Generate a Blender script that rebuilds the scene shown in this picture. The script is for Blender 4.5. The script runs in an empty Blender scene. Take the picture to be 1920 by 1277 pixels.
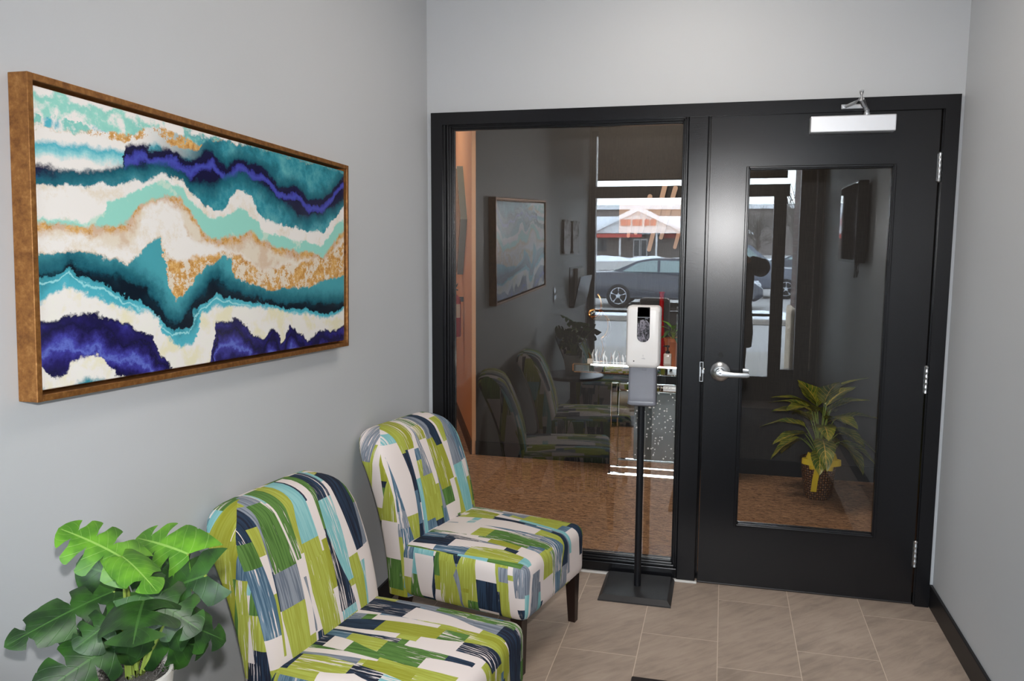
import bpy, bmesh, math, random
from mathutils import Vector, Matrix, Euler
R = math.radians
scn = bpy.context.scene
COL = scn.collection
random.seed(7)
# ---------------------------------------------------------------- camera
F_PX = 1548.0
cd = bpy.data.cameras.new('camera')
cam = bpy.data.objects.new('camera', cd); COL.objects.link(cam)
cd.sensor_fit = 'HORIZONTAL'; cd.sensor_width = 36.0; cd.lens = F_PX / 1920 * 36.0
cd.clip_start = 0.02; cd.clip_end = 600
right = Vector((0.96858538, 0.24863594, 0.00474661))
down = Vector((0.0333494, -0.11095379, -0.99326586))
fwd = Vector((-0.24643494, 0.96222109, -0.11576008))
M3 = Matrix((right, -down, -fwd)).transposed()
cam.matrix_world = Matrix.Translation((0, -3.814, 1.570)) @ M3.to_4x4()
scn.camera = cam
# ---------------------------------------------------------------- world, exposure, light
w = bpy.data.worlds.new('overcast_sky'); scn.world = w; w.use_nodes = True
wn = w.node_tree.nodes; wl = w.node_tree.links
bg = wn['Background']; bg.inputs[1].default_value = 17.0
tcw = wn.new('ShaderNodeTexCoord'); sepw = wn.new('ShaderNodeSeparateXYZ'); crw = wn.new('ShaderNodeValToRGB')
wl.new(tcw.outputs['Generated'], sepw.inputs[0]); wl.new(sepw.outputs['Z'], crw.inputs[0]); wl.new(crw.outputs[0], bg.inputs[0])
crw.color_ramp.elements[0].color = (0.88, 0.94, 1.02, 1); crw.color_ramp.elements[1].color = (0.68, 0.82, 1.02, 1)
vs = scn.view_settings
vs.view_transform = 'Standard'; vs.look = 'None'; vs.gamma = 1.0; vs.use_curve_mapping = False; vs.exposure = 0.0

def area_light(name, loc, rot, sx, sy, power, color, portal=False, spread=None):
    ld = bpy.data.lights.new(name, 'AREA'); ld.shape = 'RECTANGLE'; ld.size = sx; ld.size_y = sy
    ld.energy = power; ld.color = color
    if portal: ld.cycles.is_portal = True
    if spread: ld.spread = spread
    o = bpy.data.objects.new(name, ld); COL.objects.link(o); o.location = loc; o.rotation_euler = rot
    return o
fl = bpy.data.lights.new('camera_flash', 'SPOT'); fl.energy = 168; fl.color = (1.0, 0.975, 0.96); fl.shadow_soft_size = 0.03
fl.spot_size = R(101); fl.spot_blend = 0.9
flo = bpy.data.objects.new('camera_flash', fl); COL.objects.link(flo); flo.location = (0.0, -3.80, 1.73)
flo.rotation_euler = (-fwd).to_track_quat('Z', 'Y').to_euler()
area_light('ceiling_panel_light', (-0.16, -1.10, 2.855), (0, 0, 0), 0.56, 1.1, 11.5, (1.0, 0.90, 0.80))
area_light('foyer_ceiling_light', (-0.6, 1.1, 2.855), (0, 0, 0), 1.1, 0.56, 21, (1.0, 0.87, 0.70))
area_light('hallway_ceiling_light', (-2.75, 2.6, 2.855), (0, 0, 0), 0.5, 1.1, 8.0, (1.0, 0.88, 0.74))
area_light('window_portal', (-0.23, -4.99, 1.25), (R(90), 0, 0), 2.4, 2.6, 1, (1, 1, 1), portal=True)

# ---------------------------------------------------------------- materials
MATS = {}
def srgb(r, g, b):
    f = lambda c: (c/255/12.92) if c/255 <= 0.04045 else ((c/255+0.055)/1.055)**2.4
    return (f(r), f(g), f(b), 1)
def mat(name, col=(0.5, 0.5, 0.5, 1), rough=0.5, metal=0.0, spec=0.5, bump=0.0, bscale=200, var=0.0, vscale=20, coat=0.0, stretch=(1, 1, 1), emit=None, trans=0.0, ior=1.45, subsurf=0.0):
    if name in MATS: return MATS[name]
    m = bpy.data.materials.new(name); m.use_nodes = True; MATS[name] = m
    nt = m.node_tree; n = nt.nodes; l = nt.links; p = n['Principled BSDF']
    p.inputs['Base Color'].default_value = col; p.inputs['Roughness'].default_value = rough
    p.inputs['Metallic'].default_value = metal; p.inputs['Specular IOR Level'].default_value = spec
    p.inputs['Coat Weight'].default_value = coat; p.inputs['Transmission Weight'].default_value = trans; p.inputs['IOR'].default_value = ior
    if emit: p.inputs['Emission Color'].default_value = emit[0]; p.inputs['Emission Strength'].default_value = emit[1]
    tc = n.new('ShaderNodeTexCoord'); mp = n.new('ShaderNodeMapping'); mp.inputs['Scale'].default_value = stretch
    l.new(tc.outputs['Object'], mp.inputs[0])
    nz = n.new('ShaderNodeTexNoise'); nz.inputs['Scale'].default_value = vscale; nz.inputs['Detail'].default_value = 4
    l.new(mp.outputs[0], nz.inputs['Vector'])
    mx = n.new('ShaderNodeMix'); mx.data_type = 'RGBA'; mx.inputs['A'].default_value = tuple(c*(1-var) for c in col[:3])+(1,)
    mx.inputs['B'].default_value = tuple(min(1, c*(1+var)) for c in col[:3])+(1,)
    l.new(nz.outputs['Fac'], mx.inputs['Factor']); l.new(mx.outputs['Result'], p.inputs['Base Color'])
    if bump > 0:
        nb = n.new('ShaderNodeTexNoise'); nb.inputs['Scale'].default_value = bscale; nb.inputs['Detail'].default_value = 3
        l.new(mp.outputs[0], nb.inputs['Vector'])
        b = n.new('ShaderNodeBump'); b.inputs['Strength'].default_value = bump; b.inputs['Distance'].default_value = 0.002
        l.new(nb.outputs['Fac'], b.inputs['Height']); l.new(b.outputs[0], p.inputs['Normal'])
    return m

class G:
    """small node-graph helper"""
    def __init__(s, name):
        s.m = bpy.data.materials.new(name); s.m.use_nodes = True; MATS[name] = s.m
        s.n = s.m.node_tree.nodes; s.l = s.m.node_tree.links; s.p = s.n['Principled BSDF']
    def new(s, t, **k):
        o = s.n.new(t)
        for a, v in k.items(): setattr(o, a, v)
        return o
    def put(s, sock, v):
        if hasattr(v, 'is_linked') or isinstance(v, bpy.types.NodeSocket): s.l.new(v, sock)
        elif v is not None: sock.default_value = v
    def math(s, op, a, b=None, c=None, clamp=False):
        o = s.new('ShaderNodeMath', operation=op, use_clamp=clamp); s.put(o.inputs[0], a)
        if b is not None: s.put(o.inputs[1], b)
        if c is not None: s.put(o.inputs[2], c)
        return o.outputs[0]
    def noise(s, vec, scale, detail=3, rough=0.5, dist=0.0):
        o = s.new('ShaderNodeTexNoise'); s.put(o.inputs['Vector'], vec); o.inputs['Scale'].default_value = scale
        o.inputs['Detail'].default_value = detail; o.inputs['Roughness'].default_value = rough; o.inputs['Distortion'].default_value = dist
        return o.outputs['Fac']
    def mix(s, f, a, b):
        o = s.new('ShaderNodeMix', data_type='RGBA'); s.put(o.inputs['Factor'], f); s.put(o.inputs['A'], a); s.put(o.inputs['B'], b)
        return o.outputs['Result']
    def smooth(s, v, a, b):
        o = s.new('ShaderNodeMapRange', interpolation_type='SMOOTHSTEP'); s.put(o.inputs[0], v); s.put(o.inputs[1], a); s.put(o.inputs[2], b)
        return o.outputs[0]
    def xyz(s, x, y, z=0.0):
        o = s.new('ShaderNodeCombineXYZ'); s.put(o.inputs[0], x); s.put(o.inputs[1], y); s.put(o.inputs[2], z); return o.outputs[0]
    def sep(s, v):
        o = s.new('ShaderNodeSeparateXYZ'); s.put(o.inputs[0], v); return o.outputs
    def ramp(s, f, stops, const=False):
        o = s.new('ShaderNodeValToRGB'); s.put(o.inputs[0], f); cr = o.color_ramp
        if const: cr.interpolation = 'CONSTANT'
        cr.elements[0].position = stops[0][0]; cr.elements[0].color = stops[0][1]
        cr.elements[1].position = stops[1][0]; cr.elements[1].color = stops[1][1]
        for q, c in stops[2:]:
            e = cr.elements.new(q); e.color = c
        return o.outputs[0]
    def bump(s, h, strength=0.3, dist=0.002):
        o = s.new('ShaderNodeBump'); s.put(o.inputs['Height'], h); o.inputs['Strength'].default_value = strength; o.inputs['Distance'].default_value = dist
        s.l.new(o.outputs[0], s.p.inputs['Normal'])
    def obj(s): return s.new('ShaderNodeTexCoord').outputs['Object']
    def uv(s): return s.new('ShaderNodeTexCoord').outputs['UV']

def glass_mat(name, tint=(1, 1, 1, 1), ior=1.60, rough=0.0):
    m = bpy.data.materials.new(name); m.use_nodes = True; MATS[name] = m
    n = m.node_tree.nodes; l = m.node_tree.links; n.remove(n['Principled BSDF'])
    t = n.new('ShaderNodeBsdfTransparent'); t.inputs[0].default_value = tint
    g = n.new('ShaderNodeBsdfGlossy'); g.inputs['Roughness'].default_value = rough; g.inputs[0].default_value = (1, 1, 1, 1)
    f = n.new('ShaderNodeFresnel'); f.inputs[0].default_value = ior
    mx = n.new('ShaderNodeMixShader'); l.new(f.outputs[0], mx.inputs[0]); l.new(t.outputs[0], mx.inputs[1]); l.new(g.outputs[0], mx.inputs[2])
    l.new(mx.outputs[0], n['Material Output'].inputs[0])
    return m

mat('paint_grey', srgb(192, 194, 197), rough=0.55, spec=0.35, bump=0.08, bscale=350, var=0.015, vscale=3)
mat('paint_white', srgb(225, 225, 222), rough=0.6)
mat('caulk_white', srgb(215, 212, 208), rough=0.6)
mat('black_paint', srgb(19, 19, 22), rough=0.24, spec=0.42, bump=0.05, bscale=60, stretch=(1, 1, 6), var=0.12, vscale=4)
mat('black_door_paint', srgb(17, 17, 20), rough=0.245, spec=0.5, bump=0.03, bscale=110, stretch=(1, 1, 5), var=0.08, vscale=3)
mat('black_base', srgb(22, 21, 23), rough=0.4, spec=0.4)
mat('bronze_frame', srgb(40, 35, 34), rough=0.4, metal=0.3)
mat('satin_metal', srgb(200, 202, 205), rough=0.3, metal=1.0, bump=0.05, bscale=300, stretch=(1, 8, 1))
mat('closer_metal', srgb(225, 226, 230), rough=0.42, metal=0.75, bump=0.04, bscale=300)
mat('dark_hole', srgb(6, 6, 7), rough=0.6)
mat('peach_paint', srgb(216, 166, 124), rough=0.6, bump=0.05, var=0.02)
mat('brown_base', srgb(70, 42, 24), rough=0.5)
mat('espresso_wood', srgb(34, 20, 16), rough=0.35, spec=0.5, var=0.25, vscale=30, stretch=(4, 4, 0.6))
mat('mirror', (0.86, 0.88, 0.88, 1), rough=0.012, metal=1.0)
mat('gold_metal', srgb(205, 150, 90), rough=0.18, metal=1.0)
mat('black_plastic', srgb(16, 16, 18), rough=0.28, spec=0.5)
mat('black_screen', srgb(6, 6, 8), rough=0.0, spec=0.8, coat=1.0)
mat('white_plastic', srgb(232, 228, 226), rough=0.3, spec=0.5)
mat('grey_plastic', srgb(124, 125, 134), rough=0.3, spec=0.5, var=0.15, vscale=14)
mat('pole_black', srgb(30, 31, 35), rough=0.4, metal=0.4)
mat('stand_black', srgb(50, 49, 50), rough=0.42, metal=0.3, var=0.4, vscale=9, bump=0.05)
mat('sink_red', srgb(170, 20, 28), rough=0.3, spec=0.6)
mat('terracotta', srgb(176, 98, 55), rough=0.7, var=0.15)
mat('pot_white', srgb(212, 208, 202), rough=0.45, var=0.05)
mat('moss', srgb(92, 88, 84), rough=0.9, var=0.6, vscale=80, bump=0.9, bscale=160)
mat('table_grey', srgb(78, 78, 84), rough=0.32, metal=0.5)
mat('stem_green', srgb(128, 146, 64), rough=0.45)
mat('ribbon_yellow', srgb(226, 196, 52), rough=0.28, spec=0.6, subsurf=0.1)
mat('snow', (0.86, 0.88, 0.92, 1), rough=0.8, var=0.08, vscale=1.0)
mat('asphalt', srgb(150, 146, 143), rough=0.85, var=0.15, vscale=0.6)
mat('concrete', srgb(138, 131, 124), rough=0.8, var=0.12, vscale=2)
mat('yellow_line', srgb(205, 165, 70), rough=0.7)
mat('car_dark', srgb(48, 52, 64), rough=0.25, metal=0.2, coat=0.6)
mat('car_grey', srgb(90, 96, 110), rough=0.3, metal=0.3, coat=0.5)
mat('car_white', srgb(220, 222, 226), rough=0.3, coat=0.4)
mat('car_red', srgb(180, 30, 34), rough=0.3, coat=0.5)
mat('car_glass', srgb(126, 142, 142), rough=0.15, spec=0.5)
mat('tyre', srgb(24, 24, 26), rough=0.8)
mat('alloy', srgb(190, 194, 200), rough=0.3, metal=0.6)
mat('tail_red', srgb(205, 40, 36), rough=0.25)
mat('siding_white', srgb(214, 214, 216), rough=0.7, var=0.03)
mat('siding_grey', srgb(120, 112, 108), rough=0.8, var=0.1)
mat('red_trim', srgb(176, 74, 64), rough=0.6)
mat('shop_glass', srgb(60, 66, 72), rough=0.1)
mat('blue_sign', srgb(40, 110, 190), rough=0.5)
mat('bark', srgb(96, 86, 80), rough=0.9)
mat('twigs', srgb(112, 106, 100), rough=0.9)
mat('stone', srgb(196, 178, 156), rough=0.85, var=0.2, vscale=9, bump=0.6, bscale=20)
mat('coat_black', srgb(20, 24, 30), rough=0.45, bump=0.6, bscale=14, spec=0.6)
mat('skin', srgb(205, 156, 130), rough=0.5)
mat('hair_brown', srgb(52, 36, 26), rough=0.6)
mat('trousers', srgb(28, 30, 38), rough=0.8)
mat('sign_peach', srgb(190, 160, 140), rough=0.55, var=0.04)
mat('light_panel', (1, 0.95, 0.88, 1), rough=0.5, emit=((1.0, 0.94, 0.86, 1), 2.0))
mat('rubber_mat', srgb(40, 34, 32), rough=0.9, bump=0.8, bscale=120)
mat('acrylic_print', srgb(214, 214, 216), rough=0.1, spec=0.8)
mat('paper', srgb(235, 232, 226), rough=0.7)
mat('extinguisher_label', srgb(222, 216, 200), rough=0.5)
mat('bottle_clear', srgb(214, 200, 190), rough=0.15, spec=0.7)
glass_mat('window_glass')
glass_mat('clear_acrylic', tint=(0.93, 0.95, 0.95, 1), ior=1.5)
glass_mat('outer_glass', tint=(0.92, 0.94, 0.93, 1), ior=1.5)

# charcoal woven wallpaper
g = G('charcoal_wallpaper'); v = g.obj(); sx, sy, sz = g.sep(v)
a = g.noise(g.xyz(g.math('MULTIPLY', sx, 260), g.math('MULTIPLY', sy, 260), g.math('MULTIPLY', sz, 9)), 1.0, 3)
b = g.noise(g.xyz(g.math('MULTIPLY', sx, 10), g.math('MULTIPLY', sy, 10), g.math('MULTIPLY', sz, 300)), 1.0, 2)
c = g.math('ADD', g.math('MULTIPLY', a, 0.65), g.math('MULTIPLY', b, 0.35))
g.put(g.p.inputs['Base Color'], g.ramp(c, [(0.3, srgb(26, 25, 26)), (0.7, srgb(54, 50, 47))]))
g.p.inputs['Roughness'].default_value = 0.6; g.bump(c, 0.3, 0.001)
# carpet
g = G('brown_carpet'); v = g.obj(); sx, sy, sz = g.sep(v)
n1 = g.noise(g.xyz(g.math('ADD', sx, g.math('MULTIPLY', sy, 0.6)), g.math('MULTIPLY', sy, 3.2), 0), 26, 5, 0.7, 1.2)
n2 = g.noise(v, 240, 2)
c = g.math('ADD', g.math('MULTIPLY', n1, 0.75), g.math('MULTIPLY', n2, 0.25))
g.put(g.p.inputs['Base Color'], g.ramp(c, [(0.38, srgb(52, 36, 28)), (0.48, srgb(138, 102, 74)), (0.62, srgb(192, 150, 112))]))
g.p.inputs['Roughness'].default_value = 0.95; g.bump(c, 0.8, 0.004)
# floor tile : 0.30 x 0.61 tiles, stepped joints
g = G('floor_tile'); v = g.obj(); sx, sy, sz = g.sep(v)
cx = g.math('DIVIDE', g.math('SUBTRACT', sx, 0.023), 0.3005)
ci = g.math('FLOOR', cx); fx = g.math('FRACT', cx)
off = g.math('MULTIPLY', g.math('FLOORED_MODULO', ci, 2.0), 0.405)       # every second column shifted
cy = g.math('DIVIDE', g.math('ADD', g.math('ADD', sy, 0.17), off), 0.61)
cyi = g.math('FLOOR', cy); fy = g.math('FRACT', cy)
ex = g.math('MULTIPLY', g.math('MINIMUM', fx, g.math('SUBTRACT', 1.0, fx)), 0.3005)
ey = g.math('MULTIPLY', g.math('MINIMUM', fy, g.math('SUBTRACT', 1.0, fy)), 0.61)
joint = g.math('LESS_THAN', g.math('MINIMUM', ex, ey), 0.0016)
wn_ = g.new('ShaderNodeTexWhiteNoise', noise_dimensions='2D'); g.put(wn_.inputs[0], g.xyz(ci, cyi, 0))
rnd = wn_.outputs[0]
shift = g.math('MULTIPLY', rnd, 17.0)
di = g.math('ADD', sx, g.math('MULTIPLY', sy, 0.9)); dj = g.math('SUBTRACT', sx, sy)
streak = g.noise(g.xyz(g.math('ADD', g.math('MULTIPLY', di, 3.0), shift), g.math('MULTIPLY', dj, 14.0), shift), 1.6, 6, 0.65, 0.6)
blotch = g.noise(g.xyz(g.math('ADD', sx, shift), sy, shift), 5, 3)
t = g.math('ADD', g.math('MULTIPLY', streak, 0.6), g.math('MULTIPLY', blotch, 0.4))
base = g.ramp(t, [(0.32, srgb(152, 136, 123)), (0.5, srgb(174, 155, 140)), (0.68, srgb(186, 168, 152))])
hsv = g.new('ShaderNodeHueSaturation'); g.put(hsv.inputs['Color'], base); g.put(hsv.inputs['Value'], g.math('ADD', 0.93, g.math('MULTIPLY', rnd, 0.12)))
g.put(g.p.inputs['Base Color'], g.mix(joint, hsv.outputs[0], srgb(214, 196, 178)))
g.p.inputs['Roughness'].default_value = 0.5; g.p.inputs['Specular IOR Level'].default_value = 0.3
g.bump(g.math('SUBTRACT', g.math('MULTIPLY', streak, 0.3), joint), 0.25, 0.002)
# brick
g = G('brick_brown'); v = g.obj(); sx, sy, sz = g.sep(v)
bt = g.new('ShaderNodeTexBrick'); g.put(bt.inputs['Vector'], g.xyz(g.math('ADD', sx, sy), sz, 0)); bt.inputs['Scale'].default_value = 5.0
bt.inputs['Color1'].default_value = srgb(92, 66, 58); bt.inputs['Color2'].default_value = srgb(74, 54, 48); bt.inputs['Mortar'].default_value = srgb(104, 96, 90)
bt.inputs['Brick Width'].default_value = 1.0; bt.inputs['Row Height'].default_value = 0.36; bt.inputs['Mortar Size'].default_value = 0.04
g.put(g.p.inputs['Base Color'], bt.outputs[0]); g.p.inputs['Roughness'].default_value = 0.85
# woven roller shade
g = G('shade_weave'); v = g.obj(); sx, sy, sz = g.sep(v)
c = g.noise(g.xyz(g.math('MULTIPLY', sx, 240), sy, g.math('MULTIPLY', sz, 30)), 1.0, 3)
g.put(g.p.inputs['Base Color'], g.ramp(c, [(0.35, srgb(120, 88, 66)), (0.7, srgb(166, 132, 106))])); g.p.inputs['Roughness'].default_value = 0.8
# bronze picture frame
g = G('bronze_frame_finish'); v = g.obj()
c = g.noise(v, 60, 6, 0.7)
g.put(g.p.inputs['Base Color'], g.ramp(c, [(0.3, srgb(112, 70, 34)), (0.55, srgb(154, 104, 54)), (0.75, srgb(190, 138, 82))]))
g.p.inputs['Metallic'].default_value = 0.55; g.p.inputs['Roughness'].default_value = 0.38
# wicker
g = G('wicker'); v = g.obj(); u_, v_, _ = g.sep(g.uv())
wv = g.new('ShaderNodeTexChecker'); g.put(wv.inputs['Vector'], g.xyz(g.math('MULTIPLY', u_, 1.0), g.math('MULTIPLY', v_, 1.0))); wv.inputs['Scale'].default_value = 1.0
s1 = g.math('ABSOLUTE', g.math('SINE', g.math('MULTIPLY', u_, math.pi))); s2 = g.math('ABSOLUTE', g.math('SINE', g.math('MULTIPLY', v_, math.pi)))
hh = g.math('MULTIPLY', s1, s2)
g.put(g.p.inputs['Base Color'], g.mix(wv.outputs['Fac'], g.ramp(hh, [(0, srgb(50, 32, 20)), (0.7, srgb(150, 104, 64))]), g.ramp(hh, [(0, srgb(44, 28, 18)), (0.7, srgb(112, 74, 46))])))
g.p.inputs['Roughness'].default_value = 0.35; g.bump(hh, 1.0, 0.006)
# diamond ornament texture
g = G('textured_wood'); v = g.obj(); c = g.noise(v, 30, 5, 0.8)
g.put(g.p.inputs['Base Color'], g.ramp(c, [(0.35, srgb(96, 84, 66)), (0.5, srgb(150, 120, 84)), (0.65, srgb(150, 100, 76))])); g.p.inputs['Roughness'].default_value = 0.7; g.bump(c, 0.6, 0.004)
mat('diamond_edge', srgb(128, 142, 132), rough=0.35, metal=0.3)
# chair fabric
PAL = dict(white=srgb(226, 214, 210), lime=srgb(160, 164, 66), green=srgb(94, 132, 66), navy=srgb(44, 62, 84), teal=srgb(122, 178, 182), grey=srgb(142, 148, 158), olive=srgb(150, 152, 48), black=srgb(34, 36, 50), slate=srgb(72, 100, 122))
g = G('patchwork_fabric'); u_, v_, _ = g.sep(g.uv())
def tri(x):      # triangle wave, -1..1
    return g.math('SUBTRACT', g.math('MULTIPLY', g.math('PINGPONG', x, 1.0), 2.0), 1.0)
oi = g.new('ShaderNodeObjectInfo').outputs['Random']
v_ = g.math('ADD', v_, g.math('MULTIPLY', oi, 13.0)); u_ = g.math('ADD', u_, g.math('MULTIPLY', oi, 5.0))
def wedges(us, vs2, seed):
    """long tapering blocks: columns whose edges lean to and fro, cut straight across at random heights"""
    uw = g.math('ADD', g.math('MULTIPLY', u_, us), g.math('MULTIPLY', g.math('SINE', g.math('MULTIPLY', u_, us*1.7)), 0.42)); col0 = g.math('FLOOR', uw)
    # every column edge leans by its own phase
    def lean(ci):
        h = g.new('ShaderNodeTexWhiteNoise', noise_dimensions='1D'); g.put(h.inputs['W'], g.math('ADD', ci, seed))
        return g.math('MULTIPLY', tri(g.math('ADD', g.math('MULTIPLY', v_, vs2*0.55), g.math('MULTIPLY', h.outputs[0], 9.0))), 0.80)
    f = g.math('SUBTRACT', uw, col0)
    lo = g.math('LESS_THAN', f, g.math('MAXIMUM', lean(col0), 0.0)); hi = g.math('GREATER_THAN', f, g.math('ADD', 1.0, g.math('MINIMUM', lean(g.math('ADD', col0, 1.0)), 0.0)))
    ci = g.math('ADD', g.math('SUBTRACT', col0, lo), hi)
    h2 = g.new('ShaderNodeTexWhiteNoise', noise_dimensions='1D'); g.put(h2.inputs['W'], g.math('ADD', ci, seed + 31.7))
    vv = g.math('ADD', g.math('MULTIPLY', v_, vs2), g.math('MULTIPLY', h2.outputs[0], 8.0)); ri = g.math('FLOOR', vv); fr2 = g.math('SUBTRACT', vv, ri)
    w1 = g.new('ShaderNodeTexWhiteNoise', noise_dimensions='2D'); g.put(w1.inputs['Vector'], g.xyz(g.math('ADD', ci, seed), ri))
    cut = g.math('ADD', 0.35, g.math('MULTIPLY', g.sep(w1.outputs['Color'])[2], 0.6))
    ri2 = g.math('ADD', ri, g.math('MULTIPLY', g.math('GREATER_THAN', fr2, cut), 0.5))
    w2 = g.new('ShaderNodeTexWhiteNoise', noise_dimensions='2D'); g.put(w2.inputs['Vector'], g.xyz(g.math('ADD', ci, seed), ri2))
    return g.sep(w2.outputs['Color'])
cell = wedges(29.0, 3.7, 2.0)
colA = g.ramp(cell[0], [(0.0, PAL['white']), (0.27, PAL['lime']), (0.46, PAL['olive']), (0.53, PAL['green']), (0.64, PAL['navy']), (0.71, PAL['grey']), (0.80, PAL['teal']), (0.89, PAL['slate']), (0.95, PAL['black'])], const=True)
colB = g.ramp(cell[0], [(0.0, PAL['white']), (0.27, srgb(174, 182, 84)), (0.46, PAL['lime']), (0.53, srgb(70, 104, 48)), (0.64, srgb(30, 38, 54)), (0.71, srgb(104, 112, 126)), (0.80, srgb(146, 194, 194)), (0.89, srgb(116, 140, 158)), (0.95, PAL['navy'])], const=True)
st = g.noise(g.xyz(g.math('MULTIPLY', u_, 210), g.math('MULTIPLY', v_, 7), g.math('MULTIPLY', cell[1], 9)), 1.0, 3, 0.6)
big = g.noise(g.xyz(g.math('MULTIPLY', u_, 16), g.math('MULTIPLY', v_, 5), 3.3), 1.0, 2)
shade = g.mix(g.smooth(st, 0.42, 0.60), colA, colB)
dry = g.math('MULTIPLY', g.smooth(g.math('ADD', g.math('MULTIPLY', st, 0.75), g.math('MULTIPLY', big, 0.45)), 0.690, 0.705), g.math('GREATER_THAN', cell[1], 0.30))
dry = g.math('MULTIPLY', dry, g.math('LESS_THAN', g.math('ABSOLUTE', g.math('SUBTRACT', cell[0], 0.36)), 2.0))
colr = g.mix(dry, shade, PAL['white'])
g.put(g.p.inputs['Base Color'], colr); g.p.inputs['Roughness'].default_value = 0.85; g.p.inputs['Specular IOR Level'].default_value = 0.2
g.bump(g.noise(g.xyz(g.math('MULTIPLY', u_, 900), g.math('MULTIPLY', v_, 900), 0), 1.0, 1), 0.15, 0.001)
# leaves
def leaf_mat(name, dark, light, vein, vstr=1.0, rough=0.34):
    g = G(name); u_, v_, _ = g.sep(g.uv())      # u: across (-1..1 mapped 0..1), v along
    au = g.math('ABSOLUTE', g.math('SUBTRACT', g.math('MULTIPLY', u_, 2.0), 1.0))
    mid = g.math('LESS_THAN', au, 0.035)
    sv = g.math('ABSOLUTE', g.math('SINE', g.math('MULTIPLY', g.math('SUBTRACT', v_, g.math('MULTIPLY', au, 0.28)), 24.0)))
    side = g.math('MULTIPLY', g.smooth(sv, 0.16, 0.02), vstr)
    nz = g.noise(g.obj(), 22, 3)
    base = g.mix(g.smooth(nz, 0.35, 0.65), dark, light)
    g.put(g.p.inputs['Base Color'], g.mix(g.math('MAXIMUM', g.math('MULTIPLY', mid, 0.8), g.math('MULTIPLY', side, 0.5 if vstr < 1.2 else 0.62)), base, vein))
    g.p.inputs['Roughness'].default_value = rough; g.p.inputs['Specular IOR Level'].default_value = 0.5
    g.bump(g.math('SUBTRACT', 1.0, side), 0.3, 0.002)
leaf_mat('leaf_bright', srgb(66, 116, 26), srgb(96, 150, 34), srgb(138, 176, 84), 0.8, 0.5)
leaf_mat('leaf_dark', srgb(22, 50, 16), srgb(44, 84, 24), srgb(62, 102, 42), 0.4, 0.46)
leaf_mat('leaf_variegated', srgb(54, 82, 28), srgb(120, 126, 44), srgb(236, 190, 84), 2.0, 0.3)

# ---------------------------------------------------------------- mesh helpers
def link(name, bm, material, parent=None, smooth=False, auto=None):
    me = bpy.data.meshes.new(name); bmesh.ops.recalc_face_normals(bm, faces=bm.faces[:]) if auto is None else None
    bm.to_mesh(me); bm.free()
    if smooth:
        for p in me.polygons: p.use_smooth = True
    o = bpy.data.objects.new(name, me); COL.objects.link(o)
    for mm in (material if isinstance(material, (list, tuple)) else [material]):
        me.materials.append(MATS[mm] if isinstance(mm, str) else mm)
    if parent is not None: o.parent = parent
    if smooth and smooth != 'all':
        try: me.set_sharp_from_angle(angle=R(40))
        except Exception: pass
    return o
def thing(name, label, cat, loc=(0, 0, 0), rz=0.0, group=None):
    o = bpy.data.objects.new(name, None); COL.objects.link(o); o.location = loc; o.rotation_euler = (0, 0, rz)
    o.empty_display_size = 0.05
    return tag(o, label, cat, group)
def tag(o, label=None, cat=None, group=None, kind=None):
    if label: o['label'] = label
    if cat: o['category'] = cat
    if group: o['group'] = group
    if kind: o['kind'] = kind
    return o
def struct(name, bm, m, parent=None, **k):
    o = link(name, bm, m, parent, **k)
    if parent is None: o['kind'] = 'structure'
    return o
def copy_tree(o, parent=None):
    c = o.copy(); COL.objects.link(c)
    if parent is not None: c.parent = parent
    for ch in [x for x in bpy.data.objects if x.parent == o]: copy_tree(ch, c)
    return c
def box(bm, x0, x1, y0, y1, z0, z1, bev=0.0, seg=2, mi=0, mtx=None):
    vs_ = [bm.verts.new((x, y, z)) for x in (x0, x1) for y in (y0, y1) for z in (z0, z1)]
    fs = [bm.faces.new([vs_[i] for i in q]) for q in ((0, 1, 3, 2), (4, 6, 7, 5), (0, 4, 5, 1), (2, 3, 7, 6), (0, 2, 6, 4), (1, 5, 7, 3))]
    for f in fs: f.material_index = mi
    geo = vs_
    if bev > 0:
        ed = list({e for f in fs for e in f.edges})
        r = bmesh.ops.bevel(bm, geom=ed, offset=bev, segments=seg, affect='EDGES', profile=0.5)
        for f in r['faces']: f.material_index = mi
        geo = list({v for f in r['faces'] for v in f.verts} | {v for v in vs_ if v.is_valid})
    if mtx is not None: bmesh.ops.transform(bm, matrix=mtx, verts=[v for v in geo if v.is_valid])
    return bm
def B(*a, **k):
    bm = bmesh.new(); box(bm, *a, **k); return bm
def frame_of(d):
    d = Vector(d).normalized(); up = Vector((0, 0, 1)) if abs(d.z) < 0.95 else Vector((1, 0, 0))
    a = d.cross(up).normalized(); b = a.cross(d).normalized(); return a, b
def tube(bm, pts, rad, n=10, cap=True, mi=0, flat=1.0):
    pts = [Vector(p) for p in pts]; rings = []
    rads = rad if isinstance(rad, (list, tuple)) else [rad]*len(pts)
    prev = None
    for i, p in enumerate(pts):
        d = (pts[min(i+1, len(pts)-1)] - pts[max(i-1, 0)])
        if prev is None: a, b = frame_of(d)
        else:
            dn = d.normalized(); a = (prev - dn*prev.dot(dn)).normalized(); b = a.cross(dn).normalized()*-1
            b = dn.cross(a).normalized()
        prev = a
        rings.append([bm.verts.new(p + (a*math.cos(t)*flat + b*math.sin(t))*rads[i]) for t in [2*math.pi*k/n for k in range(n)]])
    for r0, r1 in zip(rings, rings[1:]):
        for k in range(n):
            f = bm.faces.new((r0[k], r0[(k+1) % n], r1[(k+1) % n], r1[k])); f.material_index = mi
    if cap:
        bm.faces.new(rings[0]).material_index = mi; bm.faces.new(rings[-1][::-1]).material_index = mi
    return bm
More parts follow.
